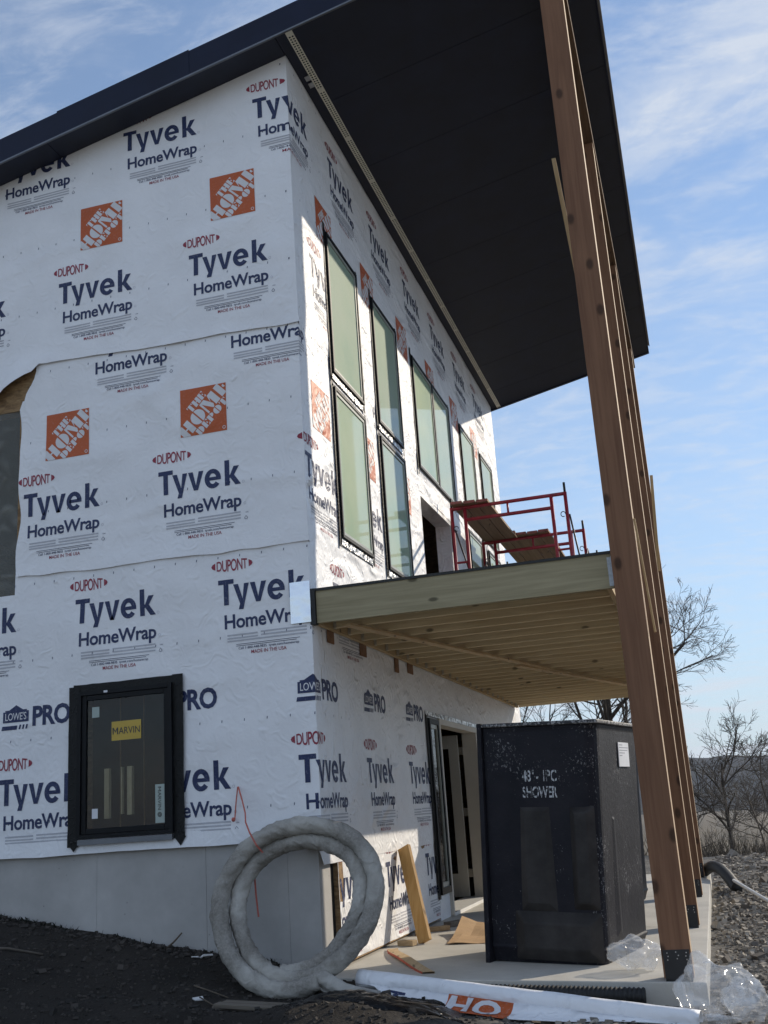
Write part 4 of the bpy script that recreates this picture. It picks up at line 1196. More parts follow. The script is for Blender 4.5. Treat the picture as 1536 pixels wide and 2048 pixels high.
def strip_thing(p0, p1, w, h, label, up=Vector((0, 0, 1))):
    bm = bmesh.new(); beam(bm, p0, p1, w, h, up)
    o = obj('wood_strip', bm, MATS['pale_lumber_up'], None, False, p0, 0.002); return tag(o, label, 'wood strip', 'loose strips tacked to the posts')
strip_thing((2.432, 0.115, 6.60), (2.512, 0.115, 5.35), 0.035, 0.02, 'pale wood strip leaning from nearest post under the soffit', Vector((0, 1, 0)))
strip_thing((2.712, -0.06, 3.22), (2.752, 0.02, 2.34), 0.038, 0.016, 'splintered pale wood strip on right side of nearest post at deck height', Vector((1, 0, 0)))
strip_thing((2.790, 6.20, 5.36), (2.716, 6.23, 4.03), 0.04, 0.02, 'pale wood strip leaning outward on the third post', Vector((0, 1, 0)))

# ------------------------------------------------------------------ scaffold
scaf = thing('scaffold', (0.9, 6.3, 3.02), 'red tubular steel scaffold standing on the deck beside the doorway', 'scaffold')
def sframe(y, zt_, parent):
    zb_ = 3.02; xa, xb = 0.165, 1.69; ia, ib = 0.345, 1.505; r_ = 0.024
    bm = bmesh.new()
    def tb(p, q, rr=r_): tube(bm, [p, q], rr, 10)
    tb((xa, y, zb_), (xa, y, zt_)); tb((xb, y, zb_), (xb, y, zt_))
    tb((ia, y, zb_+.02), (ia, y, zt_-.02)); tb((ib, y, zb_+.02), (ib, y, zt_-.02))
    tb((xa, y, zt_-.02), (xb, y, zt_-.02)); tb((ia, y, zt_-.19), (ib, y, zt_-.19))
    for z in (zb_+.05, zb_+.62, zb_+1.25):
        tb((xa, y, z), (ia, y, z), 0.015); tb((ib, y, z), (xb, y, z), 0.015)
    tb(((ia+ib)/2, y, zt_-.19), ((ia+ib)/2, y, zt_-.02), 0.015); 
    o_ = obj('end_frame', bm, MATS['scaffold_red'], parent)
    for x in (xa, xb):
        bm = bmesh.new(); tube(bm, [(x, y, zt_+.001), (x, y, zt_+.13)], 0.016, 8); obj('coupling_pin', bm, MATS['black_rubber'], o_)
        bm = bmesh.new(); cx = x + (0.05 if x == xa else -0.05)
        tube(bm, [(cx+.03*math.cos(a), y-.025, zt_-.30+.035*math.sin(a)) for a in [k*math.pi/6 for k in range(11)]], 0.006, 6); obj('brace_lock', bm, MATS['scaffold_brace_mat'], o_)
    return o_
for y in (5.25, 7.38, 9.51): sframe(y, 5.03, scaf)
for ya_, yb_ in ((5.25, 7.38), (7.38, 9.51)):
    for x in (0.165+.03, 1.69+.03):
        for za_, zb_ in ((4.72, 3.5), (3.5, 4.72)):
            bm = bmesh.new(); tube(bm, [(x, ya_, za_), (x, yb_, zb_)], 0.012, 6); obj('cross_brace', bm, MATS['scaffold_brace_mat'], scaf)
simple('plank_end_red', (0.30, 0.10, 0.09), 0.8, 0, 0.3, 20, 0.2)
def plank(x, ya_, yb_, z, label, tilt=0.0):
    p = thing('scaffold_plank', (x, ya_, z), label, 'plank', 'planks laid on the scaffold')
    bm = bmesh.new(); beam(bm, (x, ya_, z), (x, yb_, z+tilt), 0.155, 0.04); obj('board', bm, MATS['plank_wood'], p, bevel=0.004)
    bm = bmesh.new(); beam(bm, (x, ya_-.0035, z), (x, ya_-.0005, z), 0.150, 0.036); obj('painted_end', bm, MATS['plank_end_red'], p)
for k, lab in enumerate(('near-bay scaffold plank closest to the wall', 'near-bay scaffold plank second from the wall', 'near-bay scaffold plank on the open side')):
    plank(0.265+0.168*k, 5.10+0.03*k, 7.62-0.02*k, 5.052+.0*k, lab)
for k, lab in enumerate(('far-bay scaffold plank closest to the wall', 'far-bay scaffold plank second from the wall', 'far-bay scaffold plank in the middle', 'far-bay scaffold plank second from the open side', 'far-bay scaffold plank on the open side')):
    plank(0.44+0.168*k, 7.22+0.02*(k % 2), 9.75-0.03*k, 5.052 if k > 1 else 5.096, lab)

# ------------------------------------------------------------------ shower stalls
def make_shower(label, detail=True):
    r = thing('shower_stall', (0, 0, 0), label, 'shower stall', 'moulded shower stalls on the patio')
    W, D, H = 1.0, 1.28, 1.87; DL = 0.86
    # outer shell: rounded prism in local a (x), b (y), z
    def outline(inset, rad):
        pts = []
        for cx, cy, a0 in ((W-inset-rad, inset+rad, -90), (W-inset-rad, D-inset-rad, 0)):
            for i in range(6):
                a = math.radians(a0+90*i/5); pts.append((cx+rad*math.cos(a), cy+rad*math.sin(a)))
        pts += [(0.62, D-inset), (0.03, DL-inset), (0.03, inset)]
        return pts
    bm = bmesh.new()
    levels = [(0.012, 0.06, 0.09), (0.10, 0.035, 0.10), (0.125, 0.022, 0.09), (0.145, 0.032, 0.10), (0.6, 0.028, 0.10), (1.2, 0.020, 0.11), (1.79, 0.008, 0.12), (1.835, 0.0, 0.12)]
    rings = []
    for z, ins, rad in levels:
        rings.append([bm.verts.new((x, y, z)) for x, y in outline(ins, rad)])
    for i in range(len(rings)-1):
        n = len(rings[0])
        for k in range(n):
            bm.faces.new((rings[i][k], rings[i][(k+1) % n], rings[i+1][(k+1) % n], rings[i+1][k]))
    bm.faces.new(list(reversed(rings[0]))); bm.faces.new(rings[-1])
    obj('shell', bm, MATS['black_fibreglass'], r, bevel=0.008)
    # mounting flanges
    bm = bmesh.new(); box(bm, (-0.012, -0.028, 0.0), (0.029, DL+.02, H)); obj('front_flange', bm, MATS['black_fibreglass'], r, bevel=0.006)
    bm = bmesh.new(); q_ = [(0.030, -0.030), (W+.03, -0.030), (W+.03, D+.03), (0.61, D+.03), (0.030, DL+.03)]; lo_ = [bm.verts.new((x, y, 1.836)) for x, y in q_]; hi_ = [bm.verts.new((x, y, 1.866)) for x, y in q_]; bm.faces.new(hi_); bm.faces.new(lo_[::-1]); [bm.faces.new((lo_[k], lo_[(k+1) % 5], hi_[(k+1) % 5], hi_[k])) for k in range(5)]; obj('top_flange', bm, MATS['flange_edge'], r, bevel=0.008)
    # moulded relief on the near side: ribs, shelf column, seat
    def relief(a0, a1, z0, z1, d, taper=0.02, name='moulded_rib'):
        bm = bmesh.new()
        o_ = [(a0, z0), (a1, z0), (a1, z1), (a0, z1)]; i_ = [(a0+taper, z0+taper), (a1-taper, z0+taper), (a1-taper, z1-taper), (a0+taper, z1-taper)]
        vo = [bm.verts.new((a, 0.030, z)) for a, z in o_]; vi = [bm.verts.new((a, 0.024-d, z)) for a, z in i_]
        bm.faces.new(vi)
        for k in range(4): bm.faces.new((vo[k], vo[(k+1) % 4], vi[(k+1) % 4], vi[k]))
        return obj(name, bm, MATS['relief_fibreglass'], r, bevel=0.012)
    relief(0.30, 0.60, 0.40, 1.22, 0.016, 0.06)
    relief(0.735, 0.945, 0.42, 1.20, 0.050, 0.055, 'moulded_column')
    relief(0.24, 0.95, 0.04, 0.40, 0.046, 0.085, 'moulded_seat')
    for b0, b1 in ((0.30, 0.50),):
        bm = bmesh.new(); vo = [bm.verts.new((W-.034, y, z)) for y, z in ((b0, .17), (b1, .17), (b1, 1.15), (b0, 1.15))]; vi = [bm.verts.new((W-.016, y, z)) for y, z in ((b0+.09, .24), (b1-.09, .24), (b1-.09, 1.08), (b0+.09, 1.08))]
        bm.faces.new(vi)
        for k in range(4): bm.faces.new((vo[k], vo[(k+1) % 4], vi[(k+1) % 4], vi[k]))
        obj('moulded_rib', bm, MATS['black_fibreglass'], r, bevel=0.01)
    if detail:
        def cutrows(shape, zs):
            return shape
        for body, z, x1_ in (('48" - 1PC', 1.395, 0.655), ('SHOWER', 1.268, 0.655)):
            V, Fc = fit(body, 0.36, x1_, z, 0.086, 0.02, 0.95)
            # stencil bridges: drop a thin band across the letters
            sh_ = ([], [])
            gaps = [lerp(0.36, x1_, (k_+0.5)/len(body)) for k_ in range(len(body))]
            edges = [0.30] + [e for g_ in gaps for e in (g_-0.004, g_+0.004)] + [0.72]
            for q in range(0, len(edges), 2):
                cs = clip_shape((V, Fc), [((edges[q], 0), (-1, 0)), ((edges[q+1], 0), (1, 0))])
                n0 = len(sh_[0]); sh_ = (sh_[0]+cs[0], sh_[1]+[tuple(i+n0 for i in f) for f in cs[1]])
            print_on(r, sh_, 0, MATS['stencil_white'], 'stencil_lettering', lambda x, zz_: (x, 0.0115, zz_))
        lb = boxo('paper_label', (W-.006, 0.62, 1.50), (W+.001, 0.92, 1.70), MATS['sticker_white'], r)
        for k, (ya_, yb_) in enumerate(((.64, .74), (.64, .90), (.64, .88), (.64, .80), (.64, .72))):
            boxo('printed_line', (W+.0012, ya_, 1.675-.022*k), (W+.002, yb_, 1.682-.022*k), MATS['label_ink'], lb)
    return r
sh = make_shower('black moulded shower stall with white stencil lettering, standing behind the nearest post')
Aang = math.atan2(-0.205, 0.979)
sh.location = (1.10, 0.715, sz(1.10)-0.004); sh.rotation_euler = (0, math.radians(3.0), Aang)
sh2 = dup(sh, (0.98, 4.75, sz(1.1)+.0), (0, math.radians(2.0), math.radians(-6)))
sh2['label'] = 'black shower stall farther back on the patio, mostly hidden by the nearer one'

# ------------------------------------------------------------------ coil of sleeved pipe
coil = thing('pipe_coil', (-0.03, -0.45, 0.02), 'large coil of grey fabric-sleeved pipe leaning against the house corner', 'pipe coil')
def coil_pt(r, a, side):
    # coil plane leans back towards the wall
    u = r*math.cos(a)*1.05; w = r*math.sin(a)
    c = Vector((-0.065, -0.42, 0.565))
    return c + Vector((u, 0.42*w - side, w*0.955))
pts = []
turns = 2.1; n = 360
for i in range(n+1):
    t_ = i/n; a = math.radians(-62) - t_*turns*2*math.pi
    r_ = lerp(0.580, 0.472, sstep(0.36, 0.60, t_)) + 0.014*math.sin(a*3) + 0.010*math.sin(a*1.3+t_*9)
    pts.append(coil_pt(r_, a, lerp(0.045, -0.045, sstep(0.25, 0.7, t_)) + 0.0))
tail = [Vector((0.62, -0.78, -0.06)), Vector((0.50, -0.76, -0.035)), Vector((0.38, -0.735, -0.01))]
pts = tail[:1] + tail[1:] + pts[1:]
seg = 24
def crad(i, n_):
    p = pts[i]
    out_ = []
    for k in range(seg):
        th = 2*math.pi*k/seg; sp = i*0.16 - th*0.75
        f = 1 + 0.07*mnoise.noise(Vector((i*0.10, math.cos(th), math.sin(th))))
        f += 0.10*mnoise.noise(Vector((sp*1.6, th*0.5, 3.0))) - 0.38*(0.22-abs(mnoise.noise(Vector((sp*2.7, math.cos(th)*0.9, math.sin(th)*0.9)))))
        out_.append(0.064*f)
    return out_
bm = bmesh.new(); tube(bm, pts, crad, seg); sleeve = obj('sleeve', bm, MATS['hose_fabric'], coil, True)
# orange strap tying it to a nail
bm = bmesh.new()
def ribbon(pts_, w, d=Vector((0, -1, 0))):
    prev = None
    for i, p in enumerate(pts_):
        p = Vector(p); t_ = (Vector(pts_[min(i+1, len(pts_)-1)])-Vector(pts_[max(i-1, 0)])).normalized(); s = t_.cross(d).normalized()*w/2
        cur = (bm.verts.new(p-s), bm.verts.new(p+s))
        if prev: bm.faces.new((prev[0], prev[1], cur[1], cur[0]))
        prev = cur
ribbon([(-0.69, -.034, 1.445), (-0.705, -.040, 1.33), (-0.72, -.042, 1.19)], 0.010)
ribbon([(-0.685, -.036, 1.445), (-0.626, -.10, 1.336), (-0.545, -.23, 1.235), (-0.500, -.33, 1.165), (-0.445, -.385, 1.085), (-0.39, -.39, 0.99), (-0.355, -.35, 0.93)], 0.012)
ribbon([(-0.475, -.215, 0.90), (-0.487, -.22, 0.78), (-0.475, -.23, 0.62), (-0.455, -.24, 0.46)], 0.013)
strap = obj('strap', bm, MATS['orange_cord'], None, False, (-0.70, -.03, 1.43))
md = strap.modifiers.new('solid', 'SOLIDIFY'); md.thickness = 0.004
tag(strap, 'orange strap tying the grey coil to a nail in the wall', 'strap')
bm = bmesh.new(); bmesh.ops.create_uvsphere(bm, u_segments=8, v_segments=6, radius=0.018, matrix=Matrix.Translation((-0.73, -.045, 1.19)))
obj('knot', bm, MATS['orange_cord'], strap, True)

# ------------------------------------------------------------------ things on the patio
bm = bmesh.new(); _d = (Vector((0.075, 2.10, 0.83))-Vector((0.30, 1.80, 0.005))).normalized(); beam(bm, (0.30, 1.80, 0.005), (0.075, 2.10, 0.83), 0.140, 0.040, Vector((0.88, -0.46, 0.10)).cross(_d))
o = obj('leaning_board', bm, MATS['lean_board'], None, False, (0.30, 1.80, 0), 0.003); tag(o, 'yellow two-by-six board leaning against the wrapped wall', 'board')
def block(c, s, rz, label, mat='block_wood', rx=0.0):
    bm = bmesh.new(); mt = Matrix.Translation((c[0], c[1], sz(c[0])+s[2]/2+.002)) @ Matrix.Rotation(rz, 4, 'Z') @ Matrix.Rotation(rx, 4, 'X')
    box(bm, (-s[0]/2, -s[1]/2, -s[2]/2), (s[0]/2, s[1]/2, s[2]/2), 0, mt)
    o = obj('wood_block', bm, MATS[mat], None, False, (c[0], c[1], sz(c[0])), 0.003); return tag(o, label, 'wood block', 'lumber offcuts on the patio')
block((0.17, 1.66, 0), (0.16, 0.09, 0.045), math.radians(-15), 'short lumber offcut lying left of the leaning board foot')
block((0.10, 2.42, 0), (0.12, 0.09, 0.045), math.radians(20), 'small lumber offcut against wall behind the leaning board')
block((0.19, 2.75, 0), (0.22, 0.09, 0.042), math.radians(35), 'lumber offcut right of the leaning board')
block((0.27, 3.15, 0), (0.24, 0.10, 0.05), math.radians(60), 'greyish lumber offcut farthest along the wall toward the door', 'grey_wood')
# cardboard
bm = bmesh.new(); G = {}
for i in range(9):
    for j in range(7):
        u, v_ = i/8, j/6
        x = 0.52 + 0.55*u - 0.06*v_; y = 1.72 + 0.15*u + 0.95*v_
        fold = 0.16*max(0, (v_-0.45))*(1-u*0.5) + 0.10*max(0, 0.25-u)*2*v_
        G[i, j] = bm.verts.new((x, y, sz(x)+0.012 + fold + 0.015*mnoise.noise(Vector((u*3, v_*3, 0)))))
for i in range(8):
    for j in range(6): bm.faces.new((G[i, j], G[i+1, j], G[i+1, j+1], G[i, j+1]))
o = obj('cardboard_sheet', bm, MATS['cardboard'], None, False, (0.52, 1.72, -.02)); tag(o, 'torn brown cardboard sheet on the patio beside the shower stall', 'cardboard')
md = o.modifiers.new('solid', 'SOLIDIFY'); md.thickness = 0.005
# warped strip with orange edges
bm = bmesh.new(); prev = None
strip_root = thing('warped_strip', (0.1, 1.35, 0), 'warped wood strip with orange painted edge lying across the patio', 'wood strip')
bm2 = bmesh.new(); prev2 = None
for i in range(15):
    t_ = i/14; x = lerp(0.075, 0.72, t_**1.25); y = lerp(1.36, 0.10, t_); z = sz(x)+0.012+0.06*math.sin(math.pi*t_)**2*0.4
    w = Vector((0.085, 0.03, 0.0)); p = Vector((x, y, z))
    cur = (bm.verts.new(p), bm.verts.new(p+w), bm.verts.new(p+w-Vector((0, 0, .014))), bm.verts.new(p-Vector((0, 0, .014))))
    if prev:
        for k in range(4): bm.faces.new((prev[k], prev[(k+1) % 4], cur[(k+1) % 4], cur[k]))
    prev = cur
    q = p - Vector((0.004, 0.002, 0)); cur2 = (bm2.verts.new(q+Vector((0, 0, .004))), bm2.verts.new(q-Vector((0, 0, .016))))
    if prev2: bm2.faces.new((prev2[0], prev2[1], cur2[1], cur2[0]))
    prev2 = cur2
obj('board', bm, MATS['pale_lumber'], strip_root); obj('painted_edge', bm2, MATS['orange_paint'], strip_root)

# black corrugated drain pipe along the slab edge
bm = bmesh.new()
pp = []; rr_ = []
n = 190
for i in range(n+1):
    t_ = i/n; pp.append((lerp(0.9, 2.37, t_), -0.225 + 0.015*math.sin(t_*4), lerp(-0.10, -0.155, t_)))
def drad(i, n_): return 0.052 + (0.005 if i % 4 in (0, 1) else -0.003)
tube(bm, pp, drad, 16); o = obj('drain_pipe', bm, MATS['black_rubber'], None, True, (1.6, -.225, -.2)); tag(o, 'black corrugated drain pipe lying along the front of the slab', 'pipe')

# loose roll of printed wrap in the foreground
roll_root = thing('wrap_roll', (0.6, -0.55, -0.02), 'loosely rolled white building wrap lying on the ground in front of the patio', 'roll')
p0 = Vector((0.42, -0.50, 0.045)); p1 = Vector((2.74, -0.985, -0.175))
bm = bmesh.new()
mtx, L = frame_to(p0, p1)
# spiral cross-section, front edge trailing down as a flap
prof = []
for k in range(26):
    a = math.radians(250 - 330*k/25); rr_ = 0.056 + 0.0004*k; prof.append((rr_*math.cos(a), rr_*math.sin(a)))
flap = [(0.062, -0.02), (0.085, -0.055), (0.12, -0.075), (0.165, -0.085), (0.22, -0.088)]
nL = 46; rings = []
for i in range(nL+1):
    t_ = i/nL; ring = []
    fl = sstep(0.04, 0.16, t_)*sstep(1.02, 0.45, t_)
    for (a, c) in prof: ring.append(bm.verts.new(mtx @ Vector((t_*L, a*(1-0.15*t_), c*(1-0.1*t_)+0.006*mnoise.noise(Vector((t_*9, a*20, 1)))))))
    for (a, c) in flap:
        aa = 0.062 + (a-0.062)*max(0.05, fl); cc = -0.02 + (c+0.02)*max(0.05, fl)
        ring.append(bm.verts.new(mtx @ Vector((t_*L + 0.03*a, aa, cc+0.010*mnoise.noise(Vector((t_*7, a*12, 3)))))))
    rings.append(ring)
for i in range(nL):
    for k in range(len(rings[0])-1):
        f_ = bm.faces.new((rings[i][k], rings[i+1][k], rings[i+1][k+1], rings[i][k+1])); f_.smooth = True
        q = i/nL
        if 0.30 < q < 0.49 and k >= 24: f_.material_index = 1
rl = obj('wrap_tube', bm, [MATS['wrap_front'], PRINTS['front'][3]], roll_root, True)
md = rl.modifiers.new('solid', 'SOLIDIFY'); md.thickness = 0.0025
# letters showing on the flap
def on_flap(x, z): # x along roll, z 0..1 across the flap
    t_ = x/L; seg_ = z*(len(flap)-1); k = int(min(len(flap)-2, math.floor(seg_))); fr = seg_-k
    fl = max(0.05, sstep(0.04, 0.16, t_)*sstep(1.02, 0.45, t_))
    a = lerp(flap[k][0], flap[k+1][0], fr); c = lerp(flap[k][1], flap[k+1][1], fr)
    aa = 0.062 + (a-0.062)*fl; cc = -0.02 + (c+0.02)*fl
    return mtx @ Vector((x+.03*a, aa, cc+0.010*mnoise.noise(Vector((t_*7, a*12, 3)))+0.006))
for wd, xa, xb, zz0, zz1, mi in (('Ty', 0.28, 0.50, 0.95, 0.2, 0), ('HO', 0.74, 1.12, 0.95, 0.05, 4)):
    V, Fc = text2d(wd, 0.04); xm = max(v_[0] for v_ in V); ym = max(v_[1] for v_ in V); yn = min(v_[1] for v_ in V)
    shp = ([(lerp(xa, xb, x/xm), lerp(zz0, zz1, (y-yn)/(ym-yn))) for x, y in V], Fc)
    print_on(roll_root, shp, 0, PRINTS['front'][mi], 'printed_lettering', on_flap)

# black plastic and boards under the coil
bm = bmesh.new(); G = {}
for i in range(61):
    for j in range(31):
        u, v_ = i/60, j/30
        x = lerp(0.12, 1.25, u); y = lerp(-1.42, -0.84, v_)+0.05*math.sin(u*7)
        e = math.sin(math.pi*u)**0.5*math.sin(math.pi*v_)**0.5
        z = gz(x, y) + 0.004 + e*(0.02 + 0.05*mnoise.ridged_multi_fractal(Vector((x*5.2, y*7.2, 0)), 0.9, 2.1, 4, 1.0, 2.0)*0.5)
        G[i, j] = bm.verts.new((x, y, z))
for i in range(60):
    for j in range(30): bm.faces.new((G[i, j], G[i+1, j], G[i+1, j+1], G[i, j+1]))
o = obj('plastic_sheet', bm, MATS['black_poly'], None, True, (0.6, -1.1, gz(0.6, -1.1))); tag(o, 'crumpled black plastic sheeting on the ground below the coil', 'plastic sheet')
for k, (c, l, rz, lab) in enumerate((((-0.10, -0.98), 0.62, 0.03, 'weathered grey board lying in the soil nearest the coil'), ((-0.16, -1.10), 0.52, 0.10, 'weathered grey board lying in the soil, middle of three'), ((-0.08, -1.23), 0.55, -0.04, 'weathered grey board lying in the soil nearest the viewer'))):
    bm = bmesh.new(); z = gz(*c)+0.035
    mt = Matrix.Translation((c[0], c[1], z)) @ Matrix.Rotation(rz, 4, 'Z') @ Matrix.Rotation(math.radians(4), 4, 'Y')
    box(bm, (-l/2, -.045, -.012), (l/2, .045, .012), 0, mt); o = obj('scrap_board', bm, MATS['grey_wood'], None, False, (c[0], c[1], z-.03), 0.002); tag(o, lab, 'board', 'scrap boards in the soil')

# crumpled clear film
def film(c, r, seed, label, name='clear_plastic_film'):
    bm = bmesh.new(); bmesh.ops.create_icosphere(bm, subdivisions=5, radius=1.0)
    for v_ in bm.verts:
        p = v_.co.copy()
        k = 0.66 + 0.40*mnoise.ridged_multi_fractal(p*1.1+Vector((seed, 0, 0)), 1.3, 2.1, 3, 1.0, 2.0)*0.5 + 0.42*mnoise.noise(p*1.7+Vector((0, seed, 0)))
        q = Vector((p.x*r[0]*k, p.y*r[1]*k, max(-0.85, p.z)*r[2]*k)); v_.co = q + Vector(c)
    o = obj(name, bm, MATS['clear_film'], None, True, (c[0], c[1], c[2]-r[2])); tag(o, label, 'plastic film', 'crumpled clear film by the nearest post'); return o
film((2.30, 0.36, 0.035), (0.20, 0.17, 0.13), 3.1, 'crumpled clear plastic film on the slab between shower stall and nearest post')
film((2.83, -0.52, -0.07), (0.26, 0.22, 0.22), 8.4, 'crumpled clear plastic film heap on gravel right of nearest post base')
film((3.02, -0.75, -0.10), (0.15, 0.18, 0.14), 5.7, 'clear plastic film clump nearest the viewer at lower right')
film((2.62, -0.86, -0.20), (0.34, 0.14, 0.05), 1.9, 'flattened clear plastic film behind the end of the wrap roll')

# black pipe end with white conduit on the gravel
cp = thing('conduit_sleeve', (2.95, 8.4, -0.2), 'black corrugated pipe end with white conduit running out across gravel', 'pipe')
bm = bmesh.new(); pp = [Vector((lerp(2.70, 3.13, t_), lerp(9.7, 7.85, t_), -0.10+0.20*math.sin(math.pi*min(1, t_*0.9+0.1))-0.06*t_)) for t_ in [k/60 for k in range(61)]]
tube(bm, pp, lambda i, n_: 0.075+(0.006 if i % 2 else -0.004), 14); obj('sleeve', bm, MATS['black_rubber'], cp, True)
bm = bmesh.new(); pp = [Vector((lerp(3.10, 3.62, t_), lerp(7.95, 4.4, t_), lerp(-0.055, -0.165, t_))) for t_ in [k/12 for k in range(13)]]
tube(bm, pp, 0.022, 10); obj('conduit', bm, MATS['pvc_white'], cp, True)

# small debris on the soil
def on_soil(x, y, dz=0.0): return Vector((x, y, gz(x, y)+dz))
for x, y, s_, lab in ((-0.95, -0.13, 0.045, 'white foam scrap on the soil against the foundation'), (-0.62, -0.95, 0.035, 'small white paper scrap on dark soil left of the coil'), (-1.03, -0.16, 0.03, 'tiny white chip beside the foam scrap at the foundation')):
    p = on_soil(x, y, s_*0.3); bm = bmesh.new(); mt = Matrix.Translation(p) @ Matrix.Rotation(x*9, 4, 'Z') @ Matrix.Rotation(0.35, 4, 'X')
    box(bm, (-s_, -s_*.7, -s_*.15), (s_, s_*.7, s_*.15), 0, mt)
    for v_ in bm.verts: v_.co += Vector((1, 1, 1))*0.2*s_*mnoise.noise(v_.co*30)
    o = obj('litter_scrap', bm, MATS['debris_white'], None, False, p, 0.003); tag(o, lab, 'litter')
def stick(pts_, r_, lab, mat='twig_mat'):
    bm = bmesh.new(); tube(bm, pts_, lambda i, n_: r_*(1-0.5*i/n_), 6); o = obj('stick', bm, MATS[mat], None, True, pts_[0]); tag(o, lab, 'stick', 'sticks and wires on the soil')
stick([on_soil(-1.33, -0.07, .0), on_soil(-1.27, -0.05, .06), on_soil(-1.21, -0.03, .13)], 0.010, 'dark stick poking out of soil against the foundation')
stick([on_soil(-0.60, -0.97, .03), on_soil(-0.45, -1.05, .02), on_soil(-0.30, -1.12, .025), on_soil(0.0, -1.16, .03), on_soil(0.5, -1.25, .06), on_soil(1.2, -1.3, .07)], 0.005, 'thin wire trailing across soil toward the black plastic')
stick([on_soil(-0.75, -0.75, .01), on_soil(-0.6, -0.80, .012), on_soil(-0.45, -0.83, .01)], 0.006, 'short pale twig lying on soil left of coil')
stick([on_soil(-2.7, -0.75, .015), on_soil(-2.4, -0.62, .02), on_soil(-2.1, -0.60, .015)], 0.012, 'pale cane lying on soil at far left', 'bark_grey')

# ------------------------------------------------------------------ gravel and clods
def rock(bm_v, bm_f, c, s, rnd):
    base = len(bm_v)
    q = [(1, 0, 0), (-1, 0, 0), (0, 1, 0), (0, -1, 0), (0, 0, 1), (0, 0, -1)]
    rot = Matrix.Rotation(rnd.random()*6.3, 3, 'Z') @ Matrix.Rotation(rnd.random()*1.2, 3, 'X')
    sx, sy, sz_ = s*rnd.uniform(.7, 1.3), s*rnd.uniform(.6, 1.1), s*rnd.uniform(.35, .7)
    cub = [(a, b_, d_) for a in (-1, 1) for b_ in (-1, 1) for d_ in (-1, 1)]
    for a, b_, d_ in cub:
        j = 0.72 + 0.4*rnd.random()
        p = rot @ Vector((a*sx*j*.62, b_*sy*j*.62, d_*sz_*j*.7)); bm_v.append((c[0]+p.x, c[1]+p.y, c[2]+p.z))
    for f in ((0, 1, 3, 2), (4, 6, 7, 5), (0, 4, 5, 1), (2, 3, 7, 6), (0, 2, 6, 4), (1, 5, 7, 3)):
        bm_f.append(tuple(base+i for i in f))
gv, gf = [], []
rg = random.Random(11)
for k in range(19000):
    y = -2.4 + 19.5*(rg.random()**1.7); w = 1.3 + 0.16*max(0, y)
    x = 2.80 + (w)*rg.random()**0.8 if y > -0.2 else lerp(1.5, 4.4, rg.random())
    s_ = rg.choice((.008, .011, .014, .018, .024, .034)) * (1 + 0.06*max(0, y))
    if rg.random() < 0.02: s_ *= 2.2
    rock(gv, gf, (x, y, gz(x, y)+s_*0.15), s_, rg)
o = pyobj('gravel', gv, gf, MATS['gravel_stone']); tag(o, 'crushed grey stone gravel beside and beyond the patio', 'gravel', kind='stuff')
gv, gf = [], []
for k in range(5200):
    x = lerp(-3.5, 1.6, rg.random()); y = lerp(-2.9, 0.02, rg.random())
    s_ = rg.choice((.008, .011, .015, .02)) * (2.2 if rg.random() < .03 else 1)
    rock(gv, gf, (x, y, gz(x, y)+s_*.15), s_, rg)
for k in range(520):
    x = lerp(-3.5, 0.05, rg.random()); y = -0.02-0.16*rg.random()**2
    s_ = rg.uniform(.010, .034); rock(gv, gf, (x, y, gz(x, y)+s_*.2), s_, rg)
o = pyobj('soil_clods', gv, gf, MATS['clod_mat']); tag(o, 'dark soil clods strewn over the bare ground', 'soil', kind='stuff')
# weeds at the foot of the foundation
gv, gf = [], []
for k in range(420):
    x = rg.choice((lerp(-3.4, -2.2, rg.random()), lerp(-0.5, -0.1, rg.random()), lerp(-3.4, -0.1, rg.random()))); y = -0.01-0.06*rg.random()
    z = gz(x, y); h = rg.uniform(.015, .05); a = rg.random()*6.3; d_ = Vector((math.cos(a), math.sin(a)*.6-.3, 0))*h*.7
    b0 = len(gv); s_ = Vector((-d_.y, d_.x, 0))*0.25
    gv += [(x-s_.x, y-s_.y, z), (x+s_.x, y+s_.y, z), (x+d_.x+s_.x*1.2, y+d_.y, z+h*.7), (x+d_.x*1.5, y+d_.y*1.5, z+h)]
    gf.append((b0, b0+1, b0+2, b0+3))
simple('weed_green', (0.018, 0.024, 0.014), 0.8, 0, 0.3, 30, 0)
o = pyobj('weeds', gv, gf, MATS['weed_green']); tag(o, 'tiny dark weeds along the foot of the foundation', 'weeds', kind='stuff')

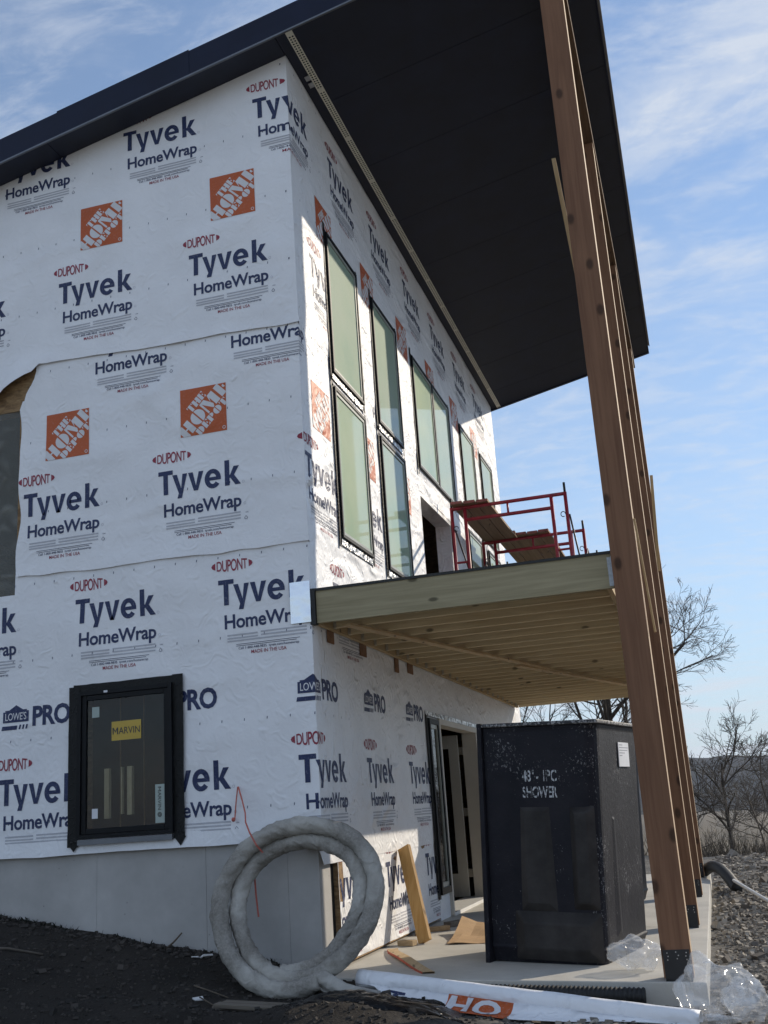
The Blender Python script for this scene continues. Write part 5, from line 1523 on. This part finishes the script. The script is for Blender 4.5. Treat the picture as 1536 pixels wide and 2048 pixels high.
# ------------------------------------------------------------------ trees
def grow(bm_parts, p, d, L_, r_, depth, rnd, maxd, spread=0.62, rmin=0.006):
    n = 9 if depth == 0 else (6 if depth < 3 else 4)
    pts_ = [p.copy()]; q = p.copy(); dd = d.copy()
    for i in range(n):
        dd = (dd + Vector((rnd.uniform(-1, 1), rnd.uniform(-1, 1), rnd.uniform(-.55, .75)))*(0.10+0.03*min(depth, 3))).normalized()
        q = q + dd*(L_/n); pts_.append(q.copy())
    tgt = bm_parts[0] if depth <= 1 else bm_parts[1]
    tube(tgt, pts_, lambda i, n_: max(rmin, r_*(1-0.6*i/n_)), 6 if depth < 2 else 3, cap=False)
    if depth >= maxd: return
    kids = (9, 6, 5, 4, 4, 3)[min(depth, 5)]
    for k in range(kids):
        t_ = lerp(0.30, 1.0, (k+rnd.random())/kids)
        idx_ = min(n, max(1, int(round(t_*n))))
        loc_d = (pts_[idx_]-pts_[idx_-1]).normalized()
        ax = loc_d.cross(Vector((rnd.uniform(-1, 1), rnd.uniform(-1, 1), rnd.uniform(-1, 1))).normalized()).normalized()
        ang = math.radians(rnd.uniform(28, 68) if depth < 2 else rnd.uniform(18, 48))*spread/0.62
        nd = (loc_d*math.cos(ang) + ax*math.sin(ang) + Vector((0, 0, 0.10))).normalized()
        grow(bm_parts, pts_[idx_], nd, L_*rnd.uniform(.46, .66)*(1.15-0.40*t_)*(1.22 if depth == 0 else 1.0), r_*(1-0.5*t_)*0.62, depth+1, rnd, maxd, spread, rmin)
def tree(loc, H, r_, seed, maxd, label, lean=(0, 0), mat='bark', name='bare_tree', spread=0.62, group='bare trees beyond the gravel', rmin=0.0042):
    rnd = random.Random(seed); root = thing(name, loc, label, 'tree' if name == 'bare_tree' else 'shrub', group)
    a, b_ = bmesh.new(), bmesh.new()
    grow((a, b_), Vector(loc), Vector((lean[0], lean[1], 1)).normalized(), H, r_, 0, rnd, maxd, spread, rmin)
    obj('trunk', a, MATS[mat], root, True); obj('crown', b_, MATS[mat], root, True)
    return root
def place(px, dist):    # ground point in the direction of a picture column, at a given distance
    d = (fwd + r2*((px-768)/2131.1)); d.z = 0; d.normalize()
    p = Vector((CAM.x, CAM.y, 0)) + d*dist; return (p.x, p.y, gz(p.x, p.y)-0.1)
tree(place(1180, 34), 6.3, 0.16, 21, 5, 'large bare tree with wide crown behind the brown posts', (0.02, 0.0), spread=0.66, rmin=0.0045)
tree(place(1372, 29), 2.5, 0.06, 33, 4, 'smaller bare tree with arching limbs at the right edge', (-0.12, 0.05), spread=0.72)
tree(place(1455, 31), 2.4, 0.06, 47, 4, 'slender bare tree partly outside the right edge', (0.05, 0.0), 'bark_grey', spread=0.7)
lab = ('leftmost bare shrub on the slope behind the posts', 'second bare shrub from the left on the slope', 'middle bare shrub on the slope under the trees', 'bare shrub right of the middle one on the slope', 'rightmost bare shrub on the slope', 'low bare shrub at the gravel crest by the picture edge')
for k, (px, dd_) in enumerate(((1302, 27), (1332, 34), (1368, 26), (1405, 33), (1446, 27), (1428, 24))):
    tree(place(px, dd_), 0.95+0.2*(k % 3), 0.02, 60+k, 3, lab[k], (0.1*math.sin(k*2), 0.0), 'bark_grey', 'bare_shrub', 0.72, 'bare shrubs on the slope')
# brush covering the slope: uncountable twigs
gv, gf = [], []
for k in range(11000):
    dist = rg.uniform(27, 70); px = rg.uniform(1230, 1520); x, y, z = place(px, dist)
    x += rg.uniform(-1, 1); y += rg.uniform(-1, 1); z = gz(x, y)
    h = rg.uniform(.25, .85); a = rg.random()*6.3; w_ = 0.005+0.0002*dist; lx, ly = rg.uniform(-.5, .5)*h, rg.uniform(-.4, .4)*h
    b0 = len(gv); cx_, cy_ = math.cos(a)*w_, math.sin(a)*w_
    gv += [(x-cx_, y-cy_, z), (x+cx_, y+cy_, z), (x+lx, y+ly, z+h)]; gf.append((b0, b0+1, b0+2))
o = pyobj('brush', gv, gf, MATS['brush_mat']); tag(o, 'grey-brown winter brush covering the slope beyond the gravel', 'brush', kind='stuff')

# ------------------------------------------------------------------ thin air between here and the hills
bm = bmesh.new(); box(bm, (-2600, -2600, -25), (2600, 2600, 60))
m = bpy.data.materials.new('haze_air'); m.use_nodes = True; t = m.node_tree; t.nodes.clear()
o_ = N(t, 'ShaderNodeOutputMaterial'); pv = N(t, 'ShaderNodeVolumePrincipled')
pv.inputs['Color'].default_value = (0.78, 0.86, 1.0, 1); pv.inputs['Density'].default_value = 0.00016; pv.inputs['Anisotropy'].default_value = 0.2
t.links.new(pv.outputs[0], o_.inputs['Volume'])
hz = obj('haze', bm, m); tag(hz, kind='stuff')
